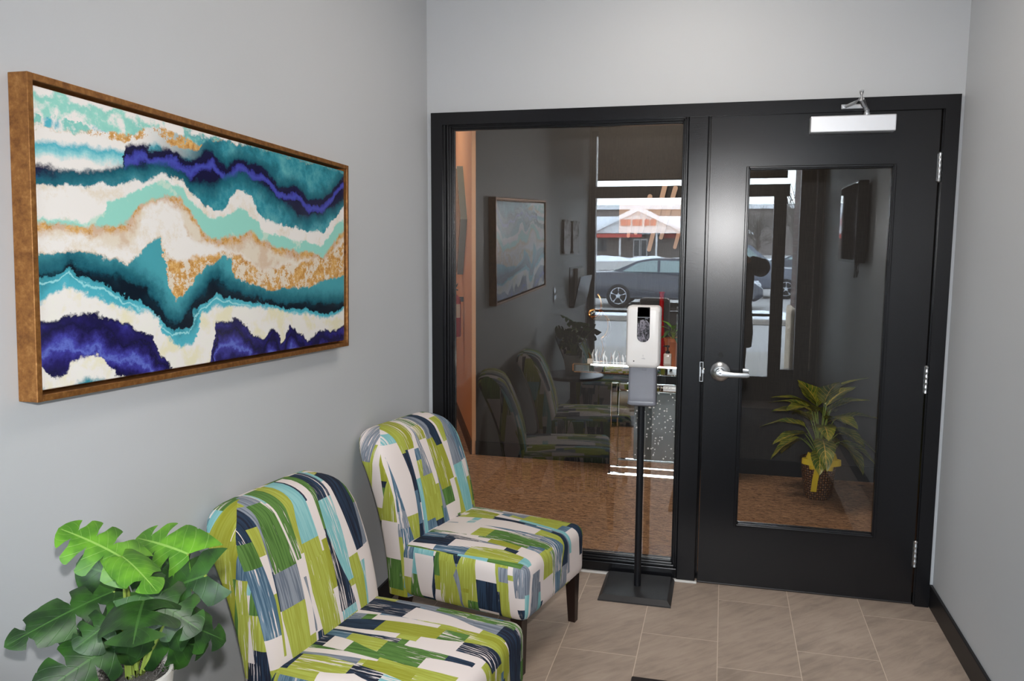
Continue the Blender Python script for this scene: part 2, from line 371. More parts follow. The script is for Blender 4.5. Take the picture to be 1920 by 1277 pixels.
def lathe(bm, prof, c=(0, 0, 0), n=28, axis='Z', mi=0, cap=True):
    """prof: list of (radius, height)"""
    c = Vector(c); rings = []
    for r, h in prof:
        if r < 1e-6: r = 1e-5
        ring = []
        for k in range(n):
            t = 2*math.pi*k/n; x, y = r*math.cos(t), r*math.sin(t)
            q = {'Z': (x, y, h), 'Y': (x, h, y), 'X': (h, x, y)}[axis]
            ring.append(bm.verts.new(c + Vector(q)))
        rings.append(ring)
    for r0, r1 in zip(rings, rings[1:]):
        for k in range(n):
            bm.faces.new((r0[k], r0[(k+1) % n], r1[(k+1) % n], r1[k])).material_index = mi
    if cap: bm.faces.new(rings[0]).material_index = mi; bm.faces.new(rings[-1][::-1]).material_index = mi
    return bm
def prism(bm, pts, axis, a0, a1, mi=0):
    """extrude a closed 2D outline along an axis; pts in the other two axes (order xyz)"""
    def P(p, a): return {'X': (a, p[0], p[1]), 'Y': (p[0], a, p[1]), 'Z': (p[0], p[1], a)}[axis]
    v0 = [bm.verts.new(P(p, a0)) for p in pts]; v1 = [bm.verts.new(P(p, a1)) for p in pts]
    n = len(pts)
    bm.faces.new(v0).material_index = mi; bm.faces.new(v1[::-1]).material_index = mi
    for k in range(n): bm.faces.new((v0[k], v1[k], v1[(k+1) % n], v0[(k+1) % n])).material_index = mi
    return bm
def loft(bm, rings, cap=True, mi=0):
    vr = [[bm.verts.new(p) for p in r] for r in rings]; n = len(vr[0])
    for a, b in zip(vr, vr[1:]):
        for k in range(n): bm.faces.new((a[k], a[(k+1) % n], b[(k+1) % n], b[k])).material_index = mi
    if cap: bm.faces.new(vr[0]).material_index = mi; bm.faces.new(vr[-1][::-1]).material_index = mi
    return bm
def sempty(name):
    o = bpy.data.objects.new(name, None); COL.objects.link(o); o['kind'] = 'structure'; o.empty_display_size = 0.05; return o

# ================================================================ THE SETTING
LX, RX = -1.40, 0.928          # vestibule side walls
SF = -4.80                     # storefront plane
CH = 2.90                      # ceiling height
# tag() for structure meshes
bm = bmesh.new(); box(bm, -1.52, RX+0.12, SF-0.15, 0.06, -0.10, 0.0); struct('floor', bm, 'floor_tile')
bm = bmesh.new(); box(bm, -3.4, 3.3, 0.06, 6.2, -0.10, 0.0); struct('floor_foyer', bm, 'brown_carpet')
bm = bmesh.new(); box(bm, -3.4, 3.3, SF-0.15, 6.2, CH, CH+0.1); struct('ceiling', bm, 'paint_white')
bm = bmesh.new(); box(bm, LX-0.12, LX, SF, 0.0, 0, CH); struct('wall_left', bm, 'paint_grey')
bm = bmesh.new(); box(bm, RX, RX+0.12, SF, 0.0, 0, CH); struct('wall_right', bm, 'paint_grey')
bm = bmesh.new()
box(bm, -3.3, -1.345, 0, 0.12, 0, CH); box(bm, 0.882, 3.3, 0, 0.12, 0, CH); box(bm, -1.345, 0.882, 0, 0.12, 2.157, CH)
struct('wall_back', bm, 'paint_grey')
bm = bmesh.new(); box(bm, -1.765, 3.2, 2.0, 2.12, 0, CH); struct('wall_foyer', bm, 'charcoal_wallpaper')
bm = bmesh.new(); box(bm, 3.2, 3.3, 0.12, 2.0, 0, CH); struct('wall_foyer_right', bm, 'charcoal_wallpaper')
bm = bmesh.new(); box(bm, -3.4, -3.3, 0.0, 6.2, 0, CH); box(bm, -3.3, -1.0, 6.1, 6.2, 0, CH); struct('wall_hallway', bm, 'peach_paint')
# the angled peach wall beside the hallway
pd = Vector((-0.413, 1.0, 0)).normalized(); pn = Vector((pd.y, -pd.x, 0))     # pn points away from the hallway
P0 = Vector((-1.765, 2.001, 0)); P1 = P0 + pd*4.5
def oblique(bm, a, b, th, z0, z1, off=0.0):
    q = [a + pn*(-off), b + pn*(-off), b + pn*(th), a + pn*(th)]
    lo = [bm.verts.new((v.x, v.y, z0)) for v in q]; hi = [bm.verts.new((v.x, v.y, z1)) for v in q]
    bm.faces.new(lo); bm.faces.new(hi[::-1])
    for k in range(4): bm.faces.new((lo[k], hi[k], hi[(k+1) % 4], lo[(k+1) % 4]))
bm = bmesh.new(); oblique(bm, P0 + pd*0.002, P1, 0.0, 0, CH, off=0.03); struct('wall_hallway_angled', bm, 'peach_paint')
bm = bmesh.new(); oblique(bm, P0 + pd*0.002, P1, -0.03, 0.0, 0.105, off=0.045); struct('baseboard_hallway', bm, 'brown_base')
struct('baseboard_foyer', B(-1.765, 3.2, 1.985, 2.0, 0, 0.105, bev=0.003), 'black_base')
struct('baseboard_left', B(LX, LX+0.013, SF, -0.002, 0, 0.10, bev=0.003), 'black_base')
struct('baseboard_right', B(RX-0.013, RX, SF, 0.0, 0, 0.10, bev=0.003), 'black_base')
bm = bmesh.new(); box(bm, 0.914, RX-0.013, -0.012, 0.0, 0.0, 0.10, bev=0.002); struct('baseboard_back', bm, 'black_base')

# ---- black frame of sidelight window and door
def molding(bm, x0, x1, z0, z1, y0, y1, bev=0.003): box(bm, x0, x1, y0, y1, z0, z1, bev=bev)
bm = bmesh.new()
# mitred flat casing
def mitre(bm, pts, y0, y1): prism(bm, pts, 'Y', y0, y1)
xo0, xo1, zo, cw = -1.376, 0.912, 2.187, 0.056
mitre(bm, [(xo0, 0.0), (xo0+cw, 0.0), (xo0+cw, zo-cw), (xo0, zo)], -0.018, 0.0)
mitre(bm, [(xo0, zo), (xo0+cw, zo-cw), (xo1-cw, zo-cw), (xo1, zo)], -0.018, 0.0)
mitre(bm, [(xo1, zo), (xo1-cw, zo-cw), (xo1-cw, 0.0), (xo1, 0.0)], -0.018, 0.0)
struct('trim_1', bm, 'black_paint')
bm = bmesh.new()                                    # jambs, head, mullion
box(bm, -1.345, -1.308, -0.006, 0.12, 0, 2.157, bev=0.002); box(bm, 0.850, 0.882, -0.006, 0.12, 0, 2.157, bev=0.002)
box(bm, -1.345, 0.882, -0.006, 0.12, 2.137, 2.157, bev=0.002)
box(bm, -0.173, -0.087, -0.012, 0.12, 0, 2.137, bev=0.004)
box(bm, -1.308, -0.173, -0.008, 0.12, 0.012, 0.058, bev=0.003)
box(bm, -0.087, -0.078, 0.045, 0.12, 0, 2.137); box(bm, 0.845, 0.850, 0.045, 0.12, 0, 2.137)
struct('trim_2', bm, 'black_paint')
struct('trim_3', B(-1.376, -0.078, -0.022, -0.0, 0.0, 0.010, bev=0.003), 'caulk_white')
struct('trim_4', B(-0.078, 0.85, 0.0, 0.12, 0.0, 0.008, bev=0.003), 'bronze_frame')
# sidelight window : stepped stops + pane
win = sempty('window_1')
bm = bmesh.new()
def ring(bm, x0, x1, z0, z1, wdt, y0, y1, bev=0.002):
    box(bm, x0, x0+wdt, y0, y1, z0, z1, bev=bev); box(bm, x1-wdt, x1, y0, y1, z0, z1, bev=bev)
    box(bm, x0+wdt, x1-wdt, y0, y1, z1-wdt, z1, bev=bev); box(bm, x0+wdt, x1-wdt, y0, y1, z0, z0+wdt, bev=bev)
ring(bm, -1.308, -0.173, 0.058, 2.137, 0.012, 0.004, 0.030, 0.003)
ring(bm, -1.308, -0.173, 0.058, 2.137, 0.021, 0.014, 0.036, 0.004)
ring(bm, -1.308, -0.173, 0.058, 2.137, 0.027, 0.030, 0.040, 0.003)
ring(bm, -1.308, -0.173, 0.058, 2.137, 0.027, 0.046, 0.075, 0.003)
link('window_frame', bm, 'black_paint', win)
link('window_pane', B(-1.29, -0.19, 0.040, 0.0401, 0.075, 2.12), 'window_glass', win)

# ---- door
DX0, DX1 = -0.075, 0.843
door = sempty('door_1')
bm = bmesh.new()
gx0, gx1, gz0, gz1 = 0.088, 0.675, 0.298, 1.903
ys, ye = -0.006, 0.038
for a in ((DX0, gx0, 0.010, 2.130), (gx1, DX1, 0.010, 2.130)): box(bm, a[0], a[1], ys, ye, a[2], a[3])
box(bm, gx0, gx1, ys, ye, gz1, 2.130); box(bm, gx0, gx1, ys, ye, 0.010, gz0)
link('door_leaf', bm, 'black_door_paint', door)
bm = bmesh.new()
ring(bm, gx0-0.010, gx1+0.010, gz0-0.010, gz1+0.010, 0.012, -0.013, ys+0.001, 0.003)
ring(bm, gx0-0.002, gx1+0.002, gz0-0.002, gz1+0.002, 0.009, -0.008, 0.010, 0.003)
ring(bm, gx0-0.010, gx1+0.010, gz0-0.010, gz1+0.010, 0.012, ye-0.001, 0.045, 0.003)
link('glazing_bead', bm, 'black_paint', door)
link('door_pane', B(gx0, gx1, 0.012, 0.0121, gz0, gz1), 'window_glass', door)
# lever set
def lever_set(side, yb):
    hx, hz = -0.004, 1.003
    o = link('door_handle', lathe(bmesh.new(), [(0.0, 0.0), (0.044, 0.0), (0.0445, side*0.004), (0.043, side*0.007), (0.024, side*0.016), (0.020, side*0.017), (0.017, side*0.040), (0.0, side*0.040)], (hx, yb, hz), 40, 'Y'), 'satin_metal', door, smooth=True)
    bm = bmesh.new(); y = yb + side*0.046; rings = []
    for i in range(15):
        t = i/14; x = hx - 0.014 + t*0.140; hh = 0.0155 - 0.0055*t + 0.001*math.cos(6*t); zc = hz - 0.002 - 0.004*math.sin(t*2.2)
        if i == 0: hh = 0.009
        if i == 14: hh = 0.008
        d = 0.007*(1-0.35*t); yc = y + side*(0.004*math.sin(t*3.1))
        rings.append([(x, yc + d*math.copysign(abs(math.cos(a))**0.5, math.cos(a)), zc + hh*math.copysign(abs(math.sin(a))**0.5, math.sin(a))) for a in [2*math.pi*k/20 for k in range(20)]])
    loft(bm, rings); lv = link('lever', bm, 'satin_metal', o, smooth=True)
    if side < 0:
        link('keyhole', lathe(bmesh.new(), [(0.0, -0.0015), (0.0085, -0.0015), (0.0085, 0.001), (0.0, 0.001)], (hx+0.002, y-0.0085, hz-0.001), 20, 'Y'), 'closer_metal', o)
        link('key_slot', B(hx-0.003, hx+0.005, y-0.0112, y-0.0098, hz-0.002, hz+0.001), 'dark_hole', o)
lever_set(-1, -0.006); lever_set(1, 0.038)
link('lock_bore', lathe(bmesh.new(), [(0.0, 0.0), (0.011, 0.0), (0.011, -0.0008), (0.0, -0.0008)], (-0.004, -0.006, 1.078), 24, 'Y'), 'dark_hole', door)
bm = bmesh.new(); ring(bm, -0.094, -0.0785, 0.955, 1.045, 0.002, -0.0145, -0.011, 0.0)
box(bm, -0.0925, -0.0885, -0.015, -0.011, 0.978, 1.022); link('strike_plate', bm, 'satin_metal', door)
bm = bmesh.new(); box(bm, -0.092, -0.080, -0.0135, -0.0118, 0.957, 1.043); link('strike_recess', bm, 'dark_hole', door)
link('latch_bolt', B(-0.0855, -0.0735, -0.016, -0.004, 0.992, 1.010, bev=0.002), 'satin_metal', door)
for hz in (1.895, 1.005, 0.235):
    bm = bmesh.new(); lathe(bm, [(0.0, -0.062), (0.005, -0.061), (0.0085, -0.057)] + [(0.0085 - (0.0016 if k % 2 else 0), -0.057 + 0.114*k/10) for k in range(1, 10)] + [(0.0085, 0.057), (0.005, 0.061), (0.0, 0.062)], (0.8465, -0.013, hz), 20)
    box(bm, 0.8385, 0.8545, -0.0075, -0.0055, hz-0.056, hz+0.056); link('hinge', bm, 'satin_metal', door)
# closer
cl = link('door_closer', B(0.330, 0.664, -0.062, -0.0062, 2.042, 2.110, bev=0.004), 'closer_metal', door)
bm = bmesh.new(); lathe(bm, [(0, 0), (0.014, 0), (0.014, 0.010), (0.010, 0.014), (0.010, 0.022), (0, 0.022)], (0.552, -0.036, 2.110), 20)
tube(bm, [(0.552, -0.036, 2.128), (0.536, -0.060, 2.150), (0.520, -0.095, 2.168)], 0.011, 8, flat=1.0)
tube(bm, [(0.520, -0.095, 2.160), (0.520, -0.095, 2.195)], [0.009, 0.008], 10)
box(bm, 0.512, 0.528, -0.103, -0.087, 2.195, 2.203, bev=0.002)
tube(bm, [(0.520, -0.095, 2.172), (0.500, -0.060, 2.160), (0.470, -0.030, 2.150)], 0.007, 8)
link('closer_arm', bm, 'satin_metal', cl)
bm = bmesh.new(); box(bm, 0.452, 0.545, -0.026, -0.018, 2.140, 2.160, bev=0.003); lathe(bm, [(0, -0.032), (0.005, -0.032), (0.005, -0.02), (0, -0.02)], (0.465, 0, 2.150), 10, 'Y')
link('arm_bracket', bm, 'satin_metal', cl)

# ---- storefront behind the camera (seen only as a reflection)
bm = bmesh.new()
box(bm, -1.52, -1.38, SF-0.15, SF, 0, CH); box(bm, 0.91, RX+0.12, SF-0.15, SF, 0, CH)
box(bm, -1.38, 0.91, SF-0.15, SF, 2.74, CH); struct('wall_front', bm, 'siding_grey')
sfw = sempty('window_2')
bm = bmesh.new(); y0, y1 = SF-0.10, SF
box(bm, -1.38, -1.33, y0, y1, 0, 2.74); box(bm, 0.86, 0.91, y0, y1, 0, 2.74); box(bm, -1.33, 0.86, y0, y1, 2.69, 2.74)
box(bm, -1.33, 0.60, y0, y1, 2.055, 2.172, bev=0.004)
box(bm, 0.455, 0.575, y0, y1, 0, 2.172, bev=0.004); box(bm, -0.445, -0.30, y0, y1, 0.0, 2.06, bev=0.004); box(bm, 0.70, 0.84, y0-0.0, y1+0.02, 0, 2.69, bev=0.004)
box(bm, -1.33, -0.30, y0, y1, 0, 0.27, bev=0.004); box(bm, -0.30, 0.455, y0, y1, 0, 0.25, bev=0.004); box(bm, 0.575, 0.86, y0, y1, 0, 0.33, bev=0.004)
box(bm, -1.33, 0.455, y0+0.01, y1-0.01, 0.86, 0.885, bev=0.003)
link('window_frame', bm, 'bronze_frame', sfw)
for a in ((-1.33, -0.445, 0.27, 2.055), (-0.30, 0.455, 0.25, 2.055), (0.575, 0.70, 0.33, 2.69), (0.84, 0.86, 0.33, 2.69), (-1.33, 0.575, 2.172, 2.69)):
    link('window_pane', B(a[0], a[1], SF-0.05, SF-0.0499, a[2], a[3]), 'outer_glass', sfw)
sh = thing('roller_shade', 'brown woven roller shade over the top of the entrance storefront', 'blind', (-0.38, SF+0.02, 2.20))
bm = bmesh.new(); box(bm, -0.93, 0.95, 0.0, 0.004, 0.035, 0.62); link('shade_fabric', bm, 'shade_weave', sh)
link('hem_bar', B(-0.93, 0.95, -0.004, 0.008, 0.028, 0.045, bev=0.002), 'bronze_frame', sh)
bm = bmesh.new(); lathe(bm, [(0, -0.93), (0.03, -0.93), (0.03, 0.95), (0, 0.95)], (0, 0.012, 0.63), 20, 'X'); link('shade_roller', bm, 'bronze_frame', sh)

# ---- ceiling fittings
def panel(name, label, x, y, sx, sy):
    t = thing(name, label, 'lamp', (x, y, CH), 0, 'flat ceiling panel lights'); bm = bmesh.new()
    ring2 = [(-sx, -sx+0.02, -sy, sy), (sx-0.02, sx, -sy, sy), (-sx+0.02, sx-0.02, -sy, -sy+0.02), (-sx+0.02, sx-0.02, sy-0.02, sy)]
    for a in ring2: box(bm, a[0], a[1], a[2], a[3], -0.03, 0.0, bev=0.002)
    link('lamp_frame', bm, 'paint_white', t); link('diffuser', B(-sx+0.02, sx-0.02, -sy+0.02, sy-0.02, -0.022, -0.012), 'light_panel', t)
panel('ceiling_light', 'flat white ceiling panel light above the tiled entry', -0.16, -1.10, 0.30, 0.60)
panel('ceiling_light', 'flat white ceiling panel light above the carpeted foyer', -0.6, 1.1, 0.60, 0.30)
panel('ceiling_light', 'flat white ceiling panel light in the peach hallway', -2.75, 2.6, 0.28, 0.58)

# ================================================================ ABSTRACT PAINTING
BND = {
'b1': [(0.002, 0.797), (0.052, 0.799), (0.1, 0.808), (0.145, 0.827), (0.193, 0.834), (0.236, 0.864), (0.29, 0.882), (0.331, 0.867), (0.383, 0.847), (0.429, 0.891), (0.518, 0.894), (0.605, 0.897), (0.992, 0.891)] ,
'b2': [(0.002, 0.797), (0.052, 0.799), (0.1, 0.807), (0.145, 0.804), (0.192, 0.809), (0.236, 0.837), (0.267, 0.855), (0.29, 0.837), (0.331, 0.829), (0.383, 0.832), (0.419, 0.887), (0.518, 0.894), (0.605, 0.897), (0.992, 0.891)] ,
'b3': [(0.001, 0.699), (0.028, 0.692), (0.051, 0.694), (0.099, 0.691), (0.144, 0.715), (0.185, 0.739), (0.189, 0.793), (0.236, 0.817), (0.251, 0.799), (0.282, 0.818), (0.314, 0.815), (0.356, 0.786), (0.392, 0.819), (0.429, 0.843), (0.477, 0.796), (0.518, 0.846), (0.561, 0.831), (0.606, 0.833), (0.677, 0.773), (0.754, 0.781), (0.81, 0.74), (0.883, 0.751), (0.928, 0.798), (0.992, 0.878)] ,
'b4': [(0.0, 0.672), (0.028, 0.677), (0.051, 0.69), (0.098, 0.688), (0.144, 0.713), (0.185, 0.736), (0.235, 0.747), (0.281, 0.769), (0.314, 0.752), (0.356, 0.723), (0.428, 0.722), (0.477, 0.764), (0.518, 0.789), (0.583, 0.774), (0.629, 0.736), (0.703, 0.7), (0.755, 0.655), (0.81, 0.661), (0.883, 0.688), (0.994, 0.761)] ,
'b5': [(0, 0.641), (0.05, 0.656), (0.098, 0.65), (0.143, 0.672), (0.191, 0.689), (0.235, 0.701), (0.289, 0.739), (0.313, 0.728), (0.356, 0.696), (0.4, 0.657), (0.428, 0.632), (0.467, 0.656), (0.518, 0.729), (0.561, 0.713), (0.606, 0.631), (0.678, 0.618), (0.756, 0.608), (0.884, 0.596), (0.93, 0.657), (0.994, 0.727)] ,
'b6': [(0, 0.558), (0.048, 0.557), (0.097, 0.562), (0.129, 0.58), (0.142, 0.621), (0.191, 0.646), (0.235, 0.69), (0.289, 0.718), (0.313, 0.708), (0.355, 0.663), (0.4, 0.626), (0.428, 0.601), (0.477, 0.625), (0.518, 0.657), (0.55, 0.645), (0.606, 0.585), (0.678, 0.57), (0.756, 0.555), (0.885, 0.544), (0.946, 0.639), (0.995, 0.678)] ,
'b7': [(0, 0.548), (0.048, 0.544), (0.096, 0.547), (0.141, 0.551), (0.19, 0.569), (0.219, 0.623), (0.289, 0.672), (0.33, 0.657), (0.364, 0.612), (0.39, 0.559), (0.428, 0.535), (0.477, 0.547), (0.518, 0.555), (0.561, 0.573), (0.606, 0.548), (0.678, 0.516), (0.756, 0.508), (0.885, 0.5), (0.947, 0.571), (0.996, 0.63)] ,
'b8': [(0, 0.51), (0.048, 0.516), (0.096, 0.522), (0.128, 0.502), (0.189, 0.49), (0.218, 0.558), (0.234, 0.625), (0.288, 0.656), (0.329, 0.613), (0.354, 0.531), (0.399, 0.518), (0.456, 0.511), (0.518, 0.486), (0.606, 0.425), (0.757, 0.476), (0.886, 0.473), (0.996, 0.574)] ,
'b9': [(0, 0.465), (0.047, 0.469), (0.095, 0.47), (0.14, 0.459), (0.188, 0.445), (0.217, 0.466), (0.237, 0.508), (0.271, 0.53), (0.285, 0.477), (0.311, 0.454), (0.354, 0.46), (0.39, 0.476), (0.427, 0.483), (0.466, 0.495), (0.518, 0.475), (0.606, 0.425), (0.757, 0.46), (0.886, 0.487), (0.997, 0.567)] ,
'b10': [(0, 0.465), (0.047, 0.469), (0.095, 0.47), (0.14, 0.459), (0.188, 0.445), (0.217, 0.466), (0.237, 0.508), (0.271, 0.53), (0.285, 0.38), (0.31, 0.328), (0.336, 0.344), (0.363, 0.399), (0.399, 0.435), (0.456, 0.473), (0.492, 0.474), (0.497, 0.408), (0.55, 0.38), (0.63, 0.346), (0.731, 0.357), (0.813, 0.357), (0.887, 0.386), (0.999, 0.406)] ,
'b11': [(0, 0.413), (0.035, 0.419), (0.058, 0.448), (0.095, 0.423), (0.14, 0.41), (0.188, 0.396), (0.231, 0.372), (0.262, 0.323), (0.285, 0.272), (0.318, 0.249), (0.344, 0.287), (0.389, 0.357), (0.427, 0.398), (0.446, 0.403), (0.466, 0.365), (0.518, 0.347), (0.607, 0.308), (0.758, 0.295), (0.888, 0.285), (1, 0.278)] ,
'b12': [(0, 0.405), (0.035, 0.412), (0.058, 0.429), (0.094, 0.393), (0.139, 0.375), (0.187, 0.338), (0.231, 0.304), (0.261, 0.274), (0.293, 0.232), (0.344, 0.221), (0.362, 0.286), (0.398, 0.315), (0.432, 0.339), (0.518, 0.319), (0.607, 0.293), (0.758, 0.265), (0.888, 0.238), (1, 0.253)] ,
'b13': [(0, 0.325), (0.022, 0.35), (0.046, 0.379), (0.094, 0.357), (0.139, 0.33), (0.187, 0.307), (0.231, 0.289), (0.261, 0.27), (0.277, 0.214), (0.326, 0.162), (0.361, 0.172), (0.38, 0.274), (0.427, 0.294), (0.517, 0.296), (0.607, 0.281), (0.758, 0.245), (0.889, 0.22), (1, 0.244)] ,
'b14': [(0, 0.281), (0.044, 0.298), (0.093, 0.3), (0.138, 0.281), (0.186, 0.258), (0.23, 0.225), (0.26, 0.177), (0.292, 0.118), (0.325, 0.065), (0.388, 0.062), (0.416, 0.11), (0.436, 0.246), (0.517, 0.242), (0.572, 0.17), (0.607, 0.148), (0.643, 0.204), (0.68, 0.132), (0.718, 0.202), (0.801, 0.127), (0.859, 0.16), (0.905, 0.15), (1, 0.171)] ,
'b15': [(0, 0.168), (0.018, 0.123), (0.042, 0.139), (0.066, 0.168), (0.091, 0.179), (0.123, 0.167), (0.149, 0.121), (0.177, 0.088), (0.198, 0.036), (0.397, -0.057), (1, -0.023)] ,
}

g = G('agate_painting'); u_, v_, _ = g.sep(g.uv())
pu = g.math('MULTIPLY', u_, 2.2)
vec = g.xyz(pu, v_, 0.0)
n1 = g.noise(vec, 9.0, 6, 0.62); n2 = g.noise(g.xyz(g.math('ADD', pu, 7.3), v_, 4.0), 9.0, 6, 0.62)
n3 = g.noise(g.xyz(pu, v_, 9.0), 26.0, 8, 0.78)
du = g.math('MULTIPLY', g.math('ADD', g.math('SUBTRACT', n1, 0.5), g.math('MULTIPLY', g.math('SUBTRACT', n3, 0.5), 0.35)), 0.055)
dv = g.math('ADD', g.math('MULTIPLY', g.math('SUBTRACT', n2, 0.5), 0.085), g.math('MULTIPLY', g.math('SUBTRACT', n3, 0.5), 0.055))
uu = g.math('ADD', u_, du, clamp=True); vv = g.math('ADD', v_, dv)
def curve(pts):
    o = g.new('ShaderNodeFloatCurve'); g.put(o.inputs['Value'], uu); c = o.mapping.curves[0]
    pts = [(0.0, pts[0][1])] + [p for p in pts if 0.003 < p[0] < 0.997] + [(1.0, pts[-1][1])]
    c.points[0].location = pts[0]; c.points[1].location = pts[-1]
    for p in pts[1:-1]: c.points.new(*p)
    for p in c.points: p.handle_type = 'VECTOR'
    o.mapping.update()
    return g.math('DIVIDE', g.math('SUBTRACT', o.outputs[0], 0.1), 0.8)
D = {k: g.math('SUBTRACT', curve(p), vv) for k, p in BND.items()}      # positive below the boundary
WHT, CRM, AQU, TEA, DTE, BLK, NVY, IND, GLD, TAN, SKY = (srgb(236, 232, 228), srgb(226, 214, 196), srgb(150, 214, 200), srgb(52, 140, 156), srgb(26, 92, 108), srgb(10, 24, 38), srgb(24, 22, 62), srgb(72, 80, 176), srgb(206, 148, 72), srgb(208, 176, 150), srgb(80, 178, 196))
fl_ = g.noise(g.xyz(pu, v_, 2.0), 7.0, 5, 0.6)
fn_ = g.noise(g.xyz(pu, v_, 5.0), 30.0, 8, 0.82)
leftm = g.smooth(u_, 0.42, 0.20); topr = g.smooth(u_, 0.25, 0.45)
# a: zone above b1
c0 = g.mix(topr, g.ramp(g.math('ADD', g.math('MULTIPLY', fl_, 0.8), g.math('MULTIPLY', g.math('FRACT', g.math('MULTIPLY', vv, 5.5)), 0.2)), [(0.36, WHT), (0.42, AQU), (0.54, srgb(128, 200, 190)), (0.59, WHT), (0.66, SKY)]), g.ramp(fl_, [(0.34, AQU), (0.5, TEA), (0.62, SKY)]))
edge = g.smooth(g.math('ADD', v_, g.math('MULTIPLY', g.math('SUBTRACT', fl_, 0.5), 0.35)), 0.965, 0.995)
c0 = g.mix(g.math('MULTIPLY', edge, g.smooth(u_, 0.62, 0.5)), c0, WHT)
gm_ = g.math('ADD', g.math('MULTIPLY', fn_, 0.6), g.math('MULTIPLY', g.noise(g.xyz(pu, v_, 15.0), 9.0, 4, 0.6), 0.4))
def gold(base): return g.mix(g.smooth(gm_, 0.525, 0.495), base, g.ramp(fn_, [(0.35, srgb(172, 112, 48)), (0.55, srgb(224, 178, 108))]))
tealn = g.ramp(g.math('ADD', g.math('MULTIPLY', fl_, 0.7), g.math('MULTIPLY', fn_, 0.3)), [(0.36, DTE), (0.5, TEA), (0.66, srgb(104, 178, 184))])
whitn = g.ramp(g.math('ADD', g.math('MULTIPLY', fl_, 0.6), g.math('MULTIPLY', fn_, 0.4)), [(0.40, CRM), (0.5, WHT)])
lft2 = g.ramp(g.math('FRACT', g.math('ADD', g.math('MULTIPLY', D['b2'], 3.4), 0.0)), [(0.0, WHT), (0.10, WHT), (0.18, SKY), (0.26, srgb(150, 210, 214)), (0.34, WHT), (0.9, WHT)])
col = c0
def over(col, key, new, soft=0.006): return g.mix(g.smooth(D[key], -soft, soft), col, new)
col = over(col, 'b1', gold(g.mix(leftm, TEA, WHT)))
col = over(col, 'b2', g.mix(leftm, g.mix(g.smooth(D['b3'], -0.08, 0.0), tealn, DTE), lft2), 0.005)
indg = g.ramp(g.math('ABSOLUTE', g.math('SUBTRACT', g.math('ADD', g.math('DIVIDE', D['b3'], 0.11), g.math('MULTIPLY', fl_, 0.5)), 0.72)), [(0.0, IND), (0.13, srgb(58, 62, 150)), (0.22, NVY), (0.9, srgb(20, 24, 50))])
col = over(col, 'b3', indg, 0.012)
col = over(col, 'b4', g.mix(g.smooth(D['b4'], 0.0, 0.09), DTE, tealn), 0.02)
col = over(col, 'b5', whitn, 0.006)
col = over(col, 'b6', g.mix(g.smooth(fl_, 0.55, 0.62), AQU, srgb(196, 222, 206)), 0.007)
col = over(col, 'b7', g.mix(g.smooth(D['b7'], 0.015, 0.05), gold(TAN), g.mix(g.smooth(fl_, 0.44, 0.56), CRM, srgb(214, 190, 166))), 0.01)
col = over(col, 'b8', whitn, 0.02)
col = over(col, 'b9', gold(CRM), 0.012)
dteal = g.mix(g.smooth(D['b11'], -0.11, 0.0), srgb(74, 160, 172), DTE)
col = over(col, 'b10', g.mix(g.smooth(fn_, 0.60, 0.7), dteal, tealn), 0.006)
col = over(col, 'b11', g.mix(g.smooth(D['b12'], -0.05, 0.0), g.mix(g.smooth(fl_, 0.4, 0.6), srgb(12, 58, 74), BLK), BLK), 0.014)
col = over(col, 'b12', g.mix(g.smooth(D['b13'], -0.10, 0.0), tealn, SKY), 0.003)
ln_ = g.math('ABSOLUTE', g.math('SUBTRACT', g.math('ADD', D['b12'], g.math('MULTIPLY', g.math('SUBTRACT', n3, 0.5), 0.05)), 0.02))
col = g.mix(g.math('MULTIPLY', g.smooth(ln_, 0.006, 0.001), g.smooth(D['b13'], 0.0, -0.01)), col, srgb(150, 214, 220))
pale = g.ramp(fl_, [(0.40, srgb(232, 226, 196)), (0.5, WHT), (0.62, srgb(236, 234, 226))])
col = over(col, 'b13', pale, 0.010)
fing = g.math('MULTIPLY', g.smooth(u_, 0.60, 0.68), 0.0)
i2 = g.math('FRACT', g.math('ADD', g.math('MULTIPLY', D['b14'], 7.0), g.math('MULTIPLY', fl_, 1.2)))
indb = g.ramp(i2, [(0.0, NVY), (0.16, srgb(40, 34, 100)), (0.34, srgb(66, 66, 158)), (0.46, srgb(96, 110, 196)), (0.56, srgb(60, 58, 148)), (0.78, srgb(36, 30, 96)), (1.0, NVY)])
col = over(col, 'b14', g.mix(g.smooth(D['b14'], 0.03, 0.0), indb, NVY), 0.006)
col = over(col, 'b15', g.mix(g.smooth(D['b15'], 0.07, 0.10), pale, TEA), 0.006)
g.put(g.p.inputs['Base Color'], col); g.p.inputs['Roughness'].default_value = 0.2; g.p.inputs['Specular IOR Level'].default_value = 0.55
g.bump(g.noise(g.xyz(g.math('MULTIPLY', u_, 2.2), v_, 0), 500, 1), 0.12, 0.0005)

